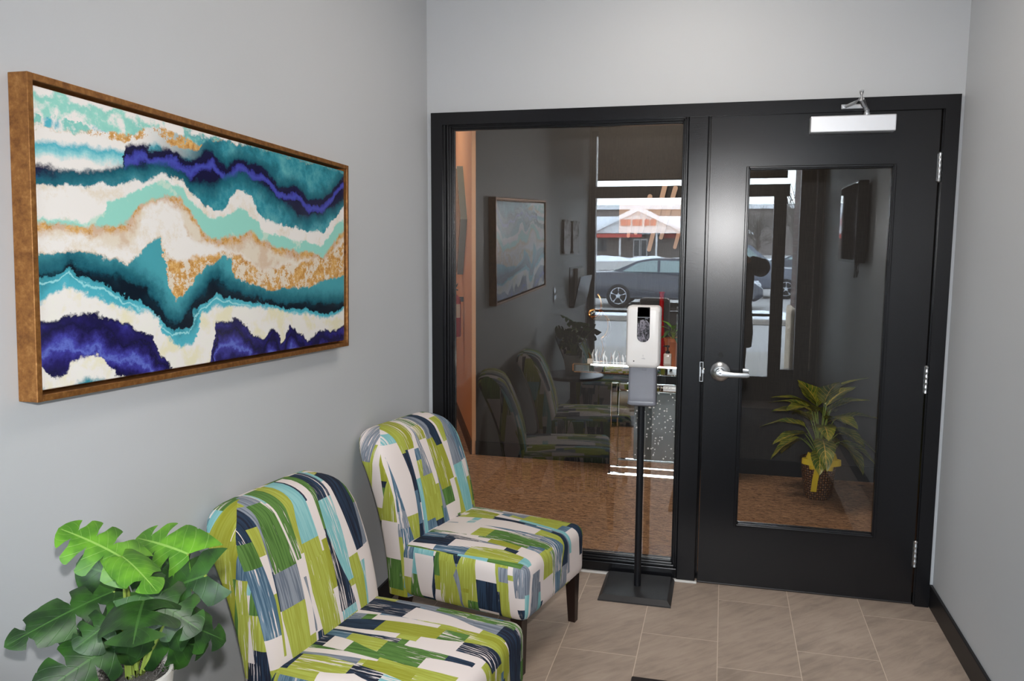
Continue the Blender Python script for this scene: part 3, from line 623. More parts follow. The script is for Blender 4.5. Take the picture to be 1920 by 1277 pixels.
pt = thing('framed_painting', 'wide abstract agate-like painting in blue, white and gold, hung crooked in a bronze floater frame', 'painting', (LX+0.001, -1.708, 1.5485))
pt.rotation_euler = (R(-2.1), 0, 0)
PW, PH = 1.450, 0.664
bm = bmesh.new()
for (a, b, c, d) in ((-PW/2, -PW/2+0.014, -PH/2, PH/2), (PW/2-0.014, PW/2, -PH/2, PH/2), (-PW/2+0.014, PW/2-0.014, -PH/2, -PH/2+0.014), (-PW/2+0.014, PW/2-0.014, PH/2-0.014, PH/2)):
    box(bm, 0.0, 0.048, a, b, c, d, bev=0.0015)
box(bm, 0.0, 0.008, -PW/2+0.014, PW/2-0.014, -PH/2+0.014, PH/2-0.014)
link('frame', bm, 'bronze_frame_finish', pt)
bm = bmesh.new(); cw_, ch_ = PW/2-0.022, PH/2-0.022
box(bm, 0.008, 0.040, -cw_, cw_, -ch_, ch_, bev=0.003)
uvl = bm.loops.layers.uv.new('UVMap')
for f in bm.faces:
    for lp in f.loops:
        q = lp.vert.co; lp[uvl].uv = ((q.y + cw_)/(2*cw_), (q.z + ch_)/(2*ch_))
link('canvas', bm, 'agate_painting', pt)

# ================================================================ SLIPPER CHAIRS
def rounded_block(cx, cy, cz, hx, hy, hz, r, n=4, crown=0.0, topbulge=0.0):
    def samples(h, rr, inner):
        s = [-h + rr*(1-math.cos(math.pi/2*k/n)) for k in range(n)]
        s += [-h+rr + (2*h-2*rr)*k/inner for k in range(inner+1)]
        s += [h - rr*(1-math.cos(math.pi/2*k/n)) for k in range(n-1, -1, -1)]
        return s
    bm = bmesh.new(); uvl = bm.loops.layers.uv.new('UVMap'); cache = {}
    S = [samples(h, r, 10) for h in (hx, hy, hz)]; H = (hx, hy, hz)
    def vert(p):
        key = tuple(round(c, 5) for c in p)
        if key in cache: return cache[key]
        q = Vector(p); inner = Vector([max(-(H[i]-r), min(H[i]-r, q[i])) for i in range(3)]); d = q - inner
        if d.length > 1e-9: q = inner + d.normalized()*r
        if crown and q.z > 0: q.z += crown*(1-(q.x/hx)**2)*(1-(q.y/hy)**2)
        if topbulge: 
            k = (1-(q.z/hz)**2)
            q.x += topbulge*k*(1 if q.x > hx*0.7 else 0)
        v = bm.verts.new(q + Vector((cx, cy, cz))); cache[key] = v; return v
    for ax in range(3):
        b, c = [(1, 2), (0, 2), (0, 1)][ax]
        for sgn in (-1, 1):
            for i in range(len(S[b])-1):
                for j in range(len(S[c])-1):
                    P4 = []
                    for (ii, jj) in ((i, j), (i+1, j), (i+1, j+1), (i, j+1)):
                        p = [0, 0, 0]; p[ax] = sgn*H[ax]; p[b] = S[b][ii]; p[c] = S[c][jj]; P4.append(tuple(p))
                    vs_ = [vert(p) for p in P4]
                    if len(set(vs_)) < 4: continue
                    try: f = bm.faces.new(vs_)
                    except ValueError: continue
                    for lp, p in zip(f.loops, P4):
                        if ax == 2: uv = (p[1], p[0])
                        elif ax == 0: uv = (p[1], hx + (hz - p[2]))
                        else: uv = (p[0]*0.9 + 1.7 + sgn, (hz - p[2]))
                        lp[uvl].uv = uv
    return bm
def make_slipper_chair(label):
    t = thing('slipper_chair', label, 'chair', group='patchwork slipper chairs along the left wall')
    bm = rounded_block(0.335, 0, 0.313, 0.285, 0.276, 0.108, 0.040, crown=0.022)
    link('seat', bm, 'patchwork_fabric', t, smooth=True)
    # welt seams around the seat
    # back : rings up a reclining, curling spine
    bm = bmesh.new(); uvl = bm.loops.layers.uv.new('UVMap'); rings = []; N = 56; HT = 0.838; rr = 0.135; Hw = 0.288
    rows = [0.205 + (HT-0.205-rr)*k/16 for k in range(17)] + [HT - rr + rr*math.sin(math.pi/2*k/12) for k in range(1, 13)]
    for i, z in enumerate(rows):
        t_ = (z-0.205)/(HT-0.205)
        xc = 0.060 - 0.02*t_ - 0.15*t_**2.4
        hw = Hw - 0.012*(1-t_)
        e = z - (HT-rr)
        if e > 0: hw = Hw - rr + math.sqrt(max(0, rr*rr - e*e))*1.0
        hw = max(hw, 0.13)
        ht = 0.060 + 0.012*t_
        top = HT - z
        if top < 0.045: ht *= math.sqrt(max(0.02, 1-(1-top/0.045)**2))
        # curl of the top towards the back
        ring_ = []
        for k in range(N):
            a = 2*math.pi*k/N; ca, sa = math.cos(a), math.sin(a); ex = 0.32
            y = hw*math.copysign(abs(ca)**ex, ca); x = ht*math.copysign(abs(sa)**ex, sa)
            bulge = 0.012*(1-(y/max(hw, 1e-3))**2)*(1 if x > 0 else 0.3)
            ring_.append(bm.verts.new((xc + x + (bulge if x > 0 else -bulge), y, z)))
        rings.append(ring_)
    for i in range(len(rings)-1):
        for k in range(N):
            f = bm.faces.new((rings[i][k], rings[i][(k+1) % N], rings[i+1][(k+1) % N], rings[i+1][k]))
            am = 2*math.pi*(k+0.5)/N; side = abs(math.sin(am)) < 0.30
            for lp, (ii, kk) in zip(f.loops, ((i, k), (i, k+1), (i+1, k+1), (i+1, k))):
                v = rings[ii][kk % N].co
                lp[uvl].uv = (v.x*0.9 + (3.3 if math.cos(am) > 0 else -3.3), -v.z) if side else (v.y + (0.0 if math.sin(am) > 0 else 5.0), -rows[ii])
    for r_ in (rings[0], rings[-1][::-1]):
        f = bm.faces.new(r_)
        for lp in f.loops: lp[uvl].uv = (lp.vert.co.y, -lp.vert.co.z)
    link('backrest', bm, 'patchwork_fabric', t, smooth=True)
    # legs
    for (lx, ly, back) in ((0.575, 0.246, 0), (0.575, -0.246, 0), (0.065, 0.215, 1), (0.065, -0.215, 1)):
        bm = bmesh.new(); dx = -0.05 if back else 0.006; s0, s1 = 0.023, 0.015
        loft(bm, [[(lx + sx*s0, ly + sy*s0, 0.215) for sx, sy in ((-1, -1), (1, -1), (1, 1), (-1, 1))],
                  [(lx + dx + sx*s1, ly + sy*s1, 0.0) for sx, sy in ((-1, -1), (1, -1), (1, 1), (-1, 1))]])
        link('leg', bm, 'espresso_wood', t)
    return t
chair = make_slipper_chair('patchwork print slipper chair nearer the door, beside the black window frame')
chair.location = (-1.190, -0.650, 0); chair.rotation_euler = (0, 0, R(-13))
for lab, loc, rz in (('patchwork print slipper chair in the foreground, between the potted plant and the other chair', (-1.205, -1.640, 0), R(-8)),
                     ('patchwork print slipper chair past the plant table, seen only reflected in the glass', (-1.20, -3.10, 0), R(3))):
    c = copy_tree(chair); c.location = loc; c.rotation_euler = (0, 0, rz); c['label'] = lab

# ================================================================ PLANTS
def monstera_leaf(L, W, nl=5, cut=0.52, droop=0.25, cup=0.12, seed=0):
    """leaf with a heart-shaped base, deep side cuts and a drooping tip; base at origin, tip along +X"""
    rnd = random.Random(seed); bm = bmesh.new(); uvl = bm.loops.layers.uv.new('UVMap'); open_ = [rnd.random() < 0.8 for _ in range(2*nl)]
    def P(x, y):
        r = x/L; z = -droop*L*max(0, r)**1.7 + cup*abs(y)*0.9 - 0.9*abs(y)**2/W
        return Vector((x, y, z))
    for s in (1, -1):
        for i in range(nl):
            t0, t1 = i/nl, (i+1)/nl; q0 = open_[i + (nl if s > 0 else 0)] and i > 0; q1 = (open_[i+1 + (nl if s > 0 else 0)] if i < nl-1 else False)
            nr, ns = 9, 5; grid = []
            for a in range(nr+1):
                r = a/nr; row = []; rc = max(0, (r-cut)/(1-cut)); gp = (0.16*min(1, rc*3) + 0.16*rc)/nl
                g0 = t0 + (gp*0.5 if q0 else 0); g1 = t1 - (gp*0.9 if q1 else 0)
                for b in range(ns+1):
                    t = g0 + (g1-g0)*b/ns
                    # outline half width at t ; basal lobe reaches behind the petiole
                    wv = W*0.5*max(0.0, math.sin(math.pi*min(1, t*0.80+0.20)))**0.62
                    lob = 1 - 0.05*((b/ns-0.5)*2)**4*(r**3)*(1 if (q0 or q1) else 0)
                    x = L*t*1.0 + r*(-0.16*L*(1-t)**2.0 - 0.0) + r*0.12*L*t*(1-t)*2
                    if i == 0: x -= 0.16*L*r*(1-t*nl)
                    row.append((P(x, s*wv*r*lob), (0.5 + 0.5*s*r, t)))
                grid.append(row)
            vg = [[bm.verts.new(q[0]) for q in row] for row in grid]
            for a in range(nr):
                for b in range(ns):
                    quad = [(a, b), (a, b+1), (a+1, b+1), (a+1, b)]
                    try: f = bm.faces.new([vg[i1][j1] for i1, j1 in quad])
                    except ValueError: continue
                    for lp, (i1, j1) in zip(f.loops, quad): lp[uvl].uv = grid[i1][j1][1]
    bmesh.ops.remove_doubles(bm, verts=bm.verts[:], dist=L*0.002)
    return bm
def lance_leaf(L, W, droop=0.4, fold=0.25):
    bm = bmesh.new(); uvl = bm.loops.layers.uv.new('UVMap'); n = 12; rows = []
    for i in range(n+1):
        t = i/n; wv = W*0.5*math.sin(math.pi*t**0.8)**0.8 if 0 < t < 1 else 0.0008
        x = L*(t - 0.12*droop*t*t); z = -droop*L*t**2; row = []
        for s in (-1, -0.5, 0, 0.5, 1):
            row.append((bm.verts.new((x, s*wv, z + abs(s)*wv*fold + 0.03*W*math.sin(14*t)*abs(s))), (0.5+0.5*s, t)))
        rows.append(row)
    for a, b in zip(rows, rows[1:]):
        for k in range(4):
            f = bm.faces.new((a[k][0], a[k+1][0], b[k+1][0], b[k][0]))
            for lp, q in zip(f.loops, (a[k], a[k+1], b[k+1], b[k])): lp[uvl].uv = q[1]
    return bm
def aim(o, base, tip, up=(0, 0, 1), roll=0.0):
    d = (Vector(tip) - Vector(base)).normalized(); upv = Vector(up); y = upv.cross(d)
    if y.length < 0.05: y = Vector((0, 1, 0))
    y.normalize(); z = d.cross(y).normalized()
    m = Matrix((d, y, z)).transposed().to_4x4()
    o.matrix_basis = Matrix.Translation(base) @ m @ Matrix.Rotation(roll, 4, 'X')
def petiole(parent, a, b, r0=0.0045, r1=0.0025, bend=0.3, m='stem_green', name='stem'):
    a, b = Vector(a), Vector(b); mid = Vector((a.x*(1-bend)+b.x*bend, a.y*(1-bend)+b.y*bend, a.z*0.4+b.z*0.6)); pts = []
    for i in range(9):
        t = i/8; pts.append(a*(1-t)**2 + mid*2*t*(1-t) + b*t*t)
    return link(name, tube(bmesh.new(), pts, [r0 + (r1-r0)*i/8 for i in range(9)], 7), m, parent, smooth=True)

TZ = 0.555
tb = thing('side_table', 'round dark grey side table against the left wall, under the monstera plant', 'table', (-1.130, -2.470, 0))
link('table_top', lathe(bmesh.new(), [(0, TZ-0.028), (0.225, TZ-0.028), (0.238, TZ-0.022), (0.242, TZ-0.012), (0.238, TZ-0.002), (0.225, TZ), (0.0, TZ)], (0, 0, 0), 64), 'table_grey', tb, smooth=True)
link('pedestal', lathe(bmesh.new(), [(0, 0.02), (0.05, 0.02), (0.03, 0.06), (0.024, 0.12), (0.024, TZ-0.06), (0.05, TZ-0.028), (0, TZ-0.028)], (0, 0, 0), 32), 'table_grey', tb, smooth=True)
link('base', lathe(bmesh.new(), [(0, 0), (0.17, 0), (0.172, 0.01), (0.16, 0.022), (0, 0.026)], (0, 0, 0), 48), 'table_grey', tb, smooth=True)
PX, PY, PZ = -1.130, -2.475, TZ
pl = thing('monstera_plant', 'artificial monstera plant in a white pot with grey moss, on the round side table', 'plant', (PX, PY, PZ))
link('pot', lathe(bmesh.new(), [(0, 0), (0.052, 0), (0.058, 0.006), (0.072, 0.10), (0.077, 0.148), (0.076, 0.154), (0.070, 0.155), (0.067, 0.148), (0.066, 0.125), (0, 0.122)], (0, 0, 0), 48), 'pot_white', pl, smooth=True)
bm = bmesh.new(); rnd = random.Random(3)
lathe(bm, [(0, 0.12), (0.066, 0.124), (0.060, 0.136), (0.04, 0.144), (0, 0.147)], (0, 0, 0), 30)
for i in range(420):
    a = rnd.uniform(0, 6.283); r = 0.068*math.sqrt(rnd.random()); x, y = r*math.cos(a), r*math.sin(a); z = 0.140 + 0.014*rnd.random()
    d = rnd.uniform(0, 6.283); l_ = rnd.uniform(0.008, 0.022); pts = []
    for k in range(4):
        d += rnd.uniform(-1, 1); pts.append((x, y, z)); x += math.cos(d)*l_/3; y += math.sin(d)*l_/3; z += rnd.uniform(-0.004, 0.005)
    tube(bm, pts, 0.0006, 3, cap=False)
link('moss', bm, 'moss', pl)
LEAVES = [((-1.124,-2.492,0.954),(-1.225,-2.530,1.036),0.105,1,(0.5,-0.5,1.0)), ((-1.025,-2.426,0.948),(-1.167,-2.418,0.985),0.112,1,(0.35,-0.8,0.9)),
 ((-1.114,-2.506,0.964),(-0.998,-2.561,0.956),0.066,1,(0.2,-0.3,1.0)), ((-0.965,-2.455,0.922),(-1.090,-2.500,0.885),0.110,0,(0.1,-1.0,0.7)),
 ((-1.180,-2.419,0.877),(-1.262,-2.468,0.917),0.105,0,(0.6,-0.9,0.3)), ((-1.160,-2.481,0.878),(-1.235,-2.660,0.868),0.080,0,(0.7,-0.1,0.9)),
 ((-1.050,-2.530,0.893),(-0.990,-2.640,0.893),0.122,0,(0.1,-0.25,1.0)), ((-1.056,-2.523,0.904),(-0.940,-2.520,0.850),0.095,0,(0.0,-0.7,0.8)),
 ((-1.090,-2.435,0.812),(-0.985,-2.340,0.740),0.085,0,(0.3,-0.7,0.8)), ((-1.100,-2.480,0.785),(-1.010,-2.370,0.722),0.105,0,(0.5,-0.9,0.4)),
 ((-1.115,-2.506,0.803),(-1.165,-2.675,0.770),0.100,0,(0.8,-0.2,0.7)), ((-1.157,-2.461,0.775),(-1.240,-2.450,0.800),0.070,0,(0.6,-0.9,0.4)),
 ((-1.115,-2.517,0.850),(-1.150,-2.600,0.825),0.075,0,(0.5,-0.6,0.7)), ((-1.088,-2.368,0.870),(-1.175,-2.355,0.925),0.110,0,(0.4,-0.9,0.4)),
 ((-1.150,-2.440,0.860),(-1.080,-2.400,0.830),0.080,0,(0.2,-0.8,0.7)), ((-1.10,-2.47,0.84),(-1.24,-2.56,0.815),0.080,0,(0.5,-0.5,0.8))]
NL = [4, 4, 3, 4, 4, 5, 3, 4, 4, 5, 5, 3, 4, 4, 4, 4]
for i, (b_, t_, wd, br, up) in enumerate(LEAVES):
    b_ = Vector(b_) - Vector((PX, PY, PZ)); t_ = Vector(t_) - Vector((PX, PY, PZ)); L_ = (t_-b_).length
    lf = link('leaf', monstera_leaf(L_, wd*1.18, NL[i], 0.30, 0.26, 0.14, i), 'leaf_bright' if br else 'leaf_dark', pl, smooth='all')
    aim(lf, b_, t_, up)
    a = i*2.4; petiole(pl, (0.011*math.cos(a), 0.011*math.sin(a), 0.12), b_, 0.0046 if i < 8 else 0.0035)

def bushy_plant(parent, base, n, Lr, Wr, spread, h, mats, seed, stemr=0.003, down=0.5):
    rnd = random.Random(seed)
    for i in range(n):
        a = i*2.399 + rnd.uniform(-0.3, 0.3); q = (i+0.5)/n; rr_ = spread*(0.15+0.5*q); zz = h*(1.0 - 0.75*q) + rnd.uniform(-0.02, 0.02)
        b_ = Vector((base[0] + rr_*math.cos(a), base[1] + rr_*math.sin(a), base[2] + zz)); Ln = rnd.uniform(*Lr)
        el = 1.15 - 1.5*q + rnd.uniform(-0.15, 0.15)
        d = Vector((math.cos(a)*math.cos(el), math.sin(a)*math.cos(el), math.sin(el)))
        lf = link('leaf', lance_leaf(Ln, rnd.uniform(*Wr), down*rnd.uniform(0.7, 1.2)), rnd.choice(mats), parent, smooth='all'); aim(lf, b_, b_ + d)
        petiole(parent, base, b_, stemr, stemr*0.6, 0.25)

# ================================================================ HAND SANITIZER STAND
st = thing('sanitizer_stand', 'black square-based floor stand with a thin pole, in front of the sidelight window', 'stand', (-0.338, -0.165, 0))
bm = bmesh.new()
def fr(z, hx, hy): return [(sx*hx, sy*hy, z) for sx, sy in ((-1, -1), (1, -1), (1, 1), (-1, 1))]
loft(bm, [fr(0.0, 0.160, 0.152), fr(0.006, 0.160, 0.152), fr(0.026, 0.143, 0.134)]); link('base', bm, 'stand_black', st)
link('pole', lathe(bmesh.new(), [(0, 0.024), (0.0155, 0.024), (0.0155, 1.16), (0, 1.16)], (0.0, 0.0, 0), 24), 'pole_black', st, smooth=True)
link('mounting_plate', B(-0.055, 0.055, -0.022, -0.014, 0.90, 1.30, bev=0.004), 'pole_black', st)
ds = thing('sanitizer_dispenser', 'white touchless hand sanitizer dispenser with grey drip cup, mounted on the black pole', 'dispenser', (-0.328, -0.188, -0.014))
def rrect(hx, hz, cx, cz, r, n=6):
    pts = []
    for (sx, sz, a0) in ((1, 1, 0), (-1, 1, 90), (-1, -1, 180), (1, -1, 270)):
        for k in range(n+1):
            a = R(a0 + 90*k/n); pts.append((cx + sx*(hx-r) + r*math.cos(a), cz + sz*(hz-r) + r*math.sin(a)))
    return pts
def shell(bm, cx, cz, yb, levels):
    rings = []
    for (y, hx, hz, r) in levels: rings.append([(p[0], y, p[1]) for p in rrect(hx, hz, cx, cz, r)])
    loft(bm, rings)
bm = bmesh.new(); shell(bm, 0.0, 1.192, 0, [(0.0, 0.071, 0.132, 0.018), (-0.060, 0.073, 0.134, 0.02), (-0.086, 0.071, 0.132, 0.02), (-0.096, 0.064, 0.124, 0.018), (-0.098, 0.055, 0.115, 0.016)])
body = link('housing', bm, 'white_plastic', ds, smooth=True)
bm = bmesh.new(); prism(bm, [(p[0], p[1]) for p in rrect(0.0265, 0.0745, 0.002, 1.247, 0.024) ], 'Y', -0.0995, -0.092)
box(bm, -0.0245, 0.0285, -0.0995, -0.0925, 1.28, 1.3215, bev=0.002); link('view_window', bm, 'black_screen', ds)
bm = bmesh.new(); box(bm, -0.024, 0.028, -0.1003, -0.0990, 1.277, 1.2795); box(bm, 0.008, 0.022, -0.1003, -0.0990, 1.272, 1.2745); link('fill_line', bm, 'grey_plastic', ds)
g = G('gel_marks'); v = g.obj(); sx, sy, sz = g.sep(v); c = g.noise(g.xyz(g.math('MULTIPLY', sx, 90), 0, g.math('MULTIPLY', sz, 40)), 1.0, 4, 0.7, 1.5)
g.put(g.p.inputs['Base Color'], g.ramp(c, [(0.47, srgb(16, 16, 20)), (0.53, srgb(128, 122, 132))])); g.p.inputs['Roughness'].default_value = 0.15
bm = bmesh.new(); prism(bm, rrect(0.0255, 0.047, 0.002, 1.221, 0.023), 'Y', -0.1002, -0.0990); link('gel_bag', bm, 'gel_marks', ds)
link('indicator_lamp', lathe(bmesh.new(), [(0, -0.0990), (0.0028, -0.0990), (0.0028, -0.0975), (0, -0.0975)], (-0.036, 0, 1.089), 14, 'Y'), 'dark_hole', ds)
# hand-and-drop pictogram, faint relief
bm = bmesh.new(); prism(bm, [(-0.006, 1.100), (0.010, 1.098), (0.014, 1.101), (0.006, 1.106), (0.002, 1.104)], 'Y', -0.0987, -0.0978); prism(bm, [(0.001, 1.112), (0.003, 1.120), (0.005, 1.112), (0.003, 1.109)], 'Y', -0.0987, -0.0978)
link('pictogram', bm, mat('relief_grey', srgb(200, 196, 196), rough=0.4), ds)
bm = bmesh.new(); rings = []
for (z, hx, d, r) in ((1.066, 0.0585, 0.078, 0.012), (0.93, 0.0600, 0.080, 0.012), (0.905, 0.0605, 0.083, 0.014), (0.895, 0.0575, 0.080, 0.014), (0.889, 0.048, 0.070, 0.014)):
    rings.append([(p[0], p[1] - d/2 - 0.004, z) for p in rrect(hx, d/2, 0, 0, r)])
loft(bm, rings); dc = link('drip_cup', bm, 'grey_plastic', ds, smooth=True)
bm = bmesh.new(); rings = []
for (z, hx, d, r) in ((0.912, 0.0612, 0.086, 0.014), (0.902, 0.0625, 0.088, 0.014), (0.897, 0.0612, 0.086, 0.014)):
    rings.append([(p[0], p[1] - d/2 - 0.003, z) for p in rrect(hx, d/2, 0, 0, r)])
loft(bm, rings); link('cup_rim', bm, 'grey_plastic', dc, smooth=True)
link('cup_latch', B(-0.004, 0.018, -0.0845, -0.080, 1.048, 1.064, bev=0.002), 'grey_plastic', dc)

# mat on the tiles, corner in view
tag(link('entrance_mat', B(-0.278, 0.74, -4.35, -0.945, 0.0, 0.010, bev=0.004), 'rubber_mat'), 'dark ribbed entrance mat whose corner shows at the bottom edge of the photo', 'mat')

# ================================================================ FOYER BEHIND THE GLASS
cs = thing('console_table', 'mirrored console table with a glittering crystal-studded front, on the foyer carpet', 'console table', (-0.43, 1.80, 0))
def slab(name, x0, x1, y0, y1, z0, z1, m='mirror', bev=0.010):
    bm = bmesh.new(); box(bm, x0, x1, y0, y1, z0, z1, bev=bev, seg=1); return link(name, bm, m, cs)
slab('table_top', -0.545, 0.55, -0.165, 0.185, 0.712, 0.775, bev=0.010)
slab('apron', -0.50, 0.50, -0.13, 0.175, 0.655, 0.712, 'black_plastic', 0.003)
pdst = slab('pedestal', -0.285, 0.285, -0.12, 0.16, 0.075, 0.655, bev=0.012)
bm = bmesh.new(); ring(bm, -0.285, 0.285, 0.075, 0.652, 0.055, -0.135, -0.12, 0.010); link('bevel_frame', bm, 'mirror', pdst)
slab('base', -0.295, 0.295, -0.165, 0.18, 0.0, 0.030, bev=0.003); slab('base_step', -0.28, 0.28, -0.140, 0.17, 0.030, 0.075, bev=0.003)
mat('studded_glass', srgb(128, 138, 140), rough=0.22, metal=0.6)
cp = slab('crystal_panel', -0.125, 0.225, -0.138, -0.12, 0.135, 0.598, 'studded_glass', bev=0.002)
rnd = random.Random(5); bm = bmesh.new()
mat('crystal', (0.95, 0.97, 1.0, 1), rough=0.12, metal=0.0, spec=1.0)
for i in range(150):
    x = rnd.uniform(-0.115, 0.215); z = rnd.uniform(0.145, 0.590); r = rnd.uniform(0.004, 0.0072)
    m_ = Matrix.Translation((x, -0.139, z)); bmesh.ops.create_icosphere(bm, subdivisions=1, radius=r, matrix=m_)
tag(link('crystals', bm, 'crystal', cp), kind='stuff')
CT = 0.775
# swirling ornament
sw = thing('swirl_ornament', 'looping clear and copper swirl ornament standing on the mirrored console', 'ornament', (-0.80, 1.80, CT))
pts = []
for i in range(60):
    t = i/59
    if t < 0.25: k = t/0.25; pts.append((-0.01+0.02*math.sin(k*3), 0, 0.008 + 0.16*k))
    else:
        k = (t-0.25)/0.75; a = -1.4 + k*8.6; r = 0.062*(1-0.15*k); pts.append((-0.01 + 0.052*k*-1 + r*math.cos(a), 0.03*math.sin(a*0.7), 0.22 + 0.20*k + r*math.sin(a)))
link('loop', tube(bmesh.new(), pts, 0.0075, 8), 'gold_metal', sw, smooth=True)
pts2 = [(p[0]+0.014, p[1]-0.012, p[2]-0.012) for p in pts[8:52]]; link('glass_loop', tube(bmesh.new(), pts2, 0.006, 8), 'clear_acrylic', sw, smooth=True)
link('foot', lathe(bmesh.new(), [(0, 0), (0.04, 0), (0.04, 0.006), (0.012, 0.012), (0, 0.012)], (0, 0, 0), 24), 'gold_metal', sw, smooth=True)
tr = thing('crystal_garland', 'low row of clear crystal spikes with copper beads, on the mirrored console', 'ornament', (-0.73, 1.69, CT))
rnd = random.Random(9)
for i in range(13):
    x = -0.13 + 0.27*i/12; h_ = rnd.uniform(0.05, 0.10)
    link('spike', tube(bmesh.new(), [(x, 0, 0.0), (x+rnd.uniform(-0.01, 0.01), 0.005, h_*0.6), (x+rnd.uniform(-0.02, 0.02), 0.0, h_)], [0.005, 0.007, 0.001], 6), 'crystal' if i % 3 else 'gold_metal', tr)
link('rail', tube(bmesh.new(), [(-0.14, 0, 0.006), (0.15, 0, 0.006)], 0.006, 8), 'crystal', tr)
tag(link('card_box', B(-0.88, -0.845, 1.68, 1.715, CT, CT+0.028, bev=0.002), 'bottle_clear'), 'small pale box at the left end of the mirrored console', 'box')
vz = thing('red_vase', 'tall slim red glass bottle vase on the mirrored console', 'vase', (-0.410, 1.93, CT))
link('vase_body', lathe(bmesh.new(), [(0, 0), (0.030, 0), (0.034, 0.02), (0.032, 0.12), (0.022, 0.22), (0.015, 0.30), (0.016, 0.46), (0.021, 0.475), (0.016, 0.47), (0, 0.46)], (0, 0, 0), 28), 'sink_red', vz, smooth=True)
pp = thing('console_plant', 'small green plant in a terracotta-orange pot on the mirrored console', 'plant', (-0.320, 1.80, CT))
link('pot', lathe(bmesh.new(), [(0, 0), (0.042, 0), (0.056, 0.15), (0.060, 0.152), (0.060, 0.175), (0.054, 0.175), (0.050, 0.155), (0, 0.155)], (0, 0, 0), 28), 'terracotta', pp, smooth=True)
bushy_plant(pp, (0, 0, 0.15), 12, (0.07, 0.11), (0.025, 0.04), 0.07, 0.10, ['leaf_bright', 'leaf_dark'], 11, 0.002)
pb = thing('pump_bottle', 'small clear pump bottle with a black top, front edge of the mirrored console', 'bottle', (-0.345, 1.675, CT))
link('bottle_body', B(-0.026, 0.026, -0.018, 0.018, 0.0, 0.085, bev=0.008), 'bottle_clear', pb, smooth=True)
link('bottle_label', B(-0.021, 0.021, -0.0195, -0.018, 0.018, 0.064), 'paper', pb)
bm = bmesh.new(); lathe(bm, [(0, 0.084), (0.014, 0.084), (0.014, 0.100), (0.005, 0.102), (0.005, 0.125), (0.012, 0.126), (0.012, 0.138), (0, 0.138)], (0, 0, 0), 18); box(bm, -0.03, 0.0, -0.004, 0.004, 0.128, 0.136, bev=0.001); link('pump', bm, 'black_plastic', pb)
# wall art with brush strokes
wa = thing('wall_sign', 'peach wall sign with slanted brush strokes across it, above the mirrored console', 'sign', (-0.50, 1.996, 1.77))
link('sign_panel', B(-0.222, 0.262, -0.010, 0.0, -0.118, 0.120, bev=0.002), 'sign_peach', wa)
def stroke(x0, z0, x1, z1, wd):
    bm = bmesh.new(); a = Vector((x0, 0, z0)); b = Vector((x1, 0, z1)); d = (b-a).normalized(); n_ = Vector((-d.z, 0, d.x)); out = []
    for k in range(9): t = math.pi*k/8; out.append(a - d*math.sin(t)*wd/2 + n_*math.cos(t)*wd/2)
    for k in range(9): t = math.pi*k/8; out.append(b + d*math.sin(t)*wd/2*0.8 - n_*math.cos(t)*wd/2*0.8)
    prism(bm, [(p.x, p.z) for p in out], 'Y', -0.017, -0.009); link('brush_stroke', bm, mat('stroke_peach', srgb(198, 166, 144), rough=0.5), wa)
for s_ in ((0.092, 0.222, -0.010, -0.232, 0.034), (0.158, 0.185, 0.070, -0.150, 0.032), (-0.012, 0.130, -0.070, -0.105, 0.032), (-0.145, -0.02, -0.155, -0.14, 0.026), (0.215, -0.01, 0.165, -0.215, 0.03), (-0.085, 0.02, -0.105, -0.12, 0.028)): stroke(*s_)

bk = thing('basket_plant', 'leafy gold-variegated plant in a wicker basket with a yellow bow, behind the door glass', 'plant', (0.612, 1.56, 0))
bm = bmesh.new(); lathe(bm, [(0.001, 0.0), (0.078, 0.0), (0.084, 0.03), (0.096, 0.13), (0.108, 0.235), (0.112, 0.25), (0.104, 0.25), (0.094, 0.225), (0.001, 0.22)], (0, 0, 0), 56)
uvl = bm.loops.layers.uv.new('UVMap')
for f in bm.faces:
    cx_ = f.calc_center_median()
    for lp in f.loops:
        q = lp.vert.co; a = math.atan2(q.y, q.x); ac = math.atan2(cx_.y, cx_.x)
        if a - ac > math.pi: a -= 2*math.pi
        if ac - a > math.pi: a += 2*math.pi
        lp[uvl].uv = (a/(2*math.pi)*36, q.z/0.0155)
link('basket', bm, 'wicker', bk, smooth=True)
link('soil', lathe(bmesh.new(), [(0, 0.221), (0.094, 0.221), (0.094, 0.228), (0, 0.232)], (0, 0, 0), 28), 'moss', bk)
bushy_plant(bk, (0, 0, 0.22), 30, (0.19, 0.29), (0.10, 0.15), 0.20, 0.40, ['leaf_variegated'], 21, 0.004, 0.5)
bm = bmesh.new()
def strap(bm, pts, wd, th=0.0012, across=(1, 0, 0)):
    ac = Vector(across).normalized(); rings = []
    for i, p in enumerate(pts):
        p = Vector(p); d = (Vector(pts[min(i+1, len(pts)-1)]) - Vector(pts[max(i-1, 0)])).normalized(); n_ = d.cross(ac).normalized()
        rings.append([p + ac*wd/2 + n_*th, p - ac*wd/2 + n_*th, p - ac*wd/2 - n_*th, p + ac*wd/2 - n_*th])
    loft(bm, rings)
by = -0.112
strap(bm, [(-0.012, by-0.022, 0.250), (-0.022, by-0.020, 0.20), (-0.030, by-0.006, 0.13), (-0.034, by+0.006, 0.06)], 0.034)
strap(bm, [(0.010, by-0.022, 0.250), (0.030, by-0.030, 0.225), (0.055, by-0.022, 0.205)], 0.030)
for s_ in (-1, 1):
    for dz, ln, tl in ((0.0, 0.108, 0.16), (0.028, 0.080, 0.75), (-0.012, 0.066, -0.5)):
        pts = []
        for k in range(11):
            a = math.pi*2*k/10; x = ln*0.5*(1-math.cos(a)); y = by - 0.026 - 0.028*math.sin(a)
            pts.append((s_*(x+0.004), y, 0.252 + dz*0.5 + x*tl*0.55))
        strap(bm, pts, 0.036, across=(-s_*tl*0.4, 0, 1))
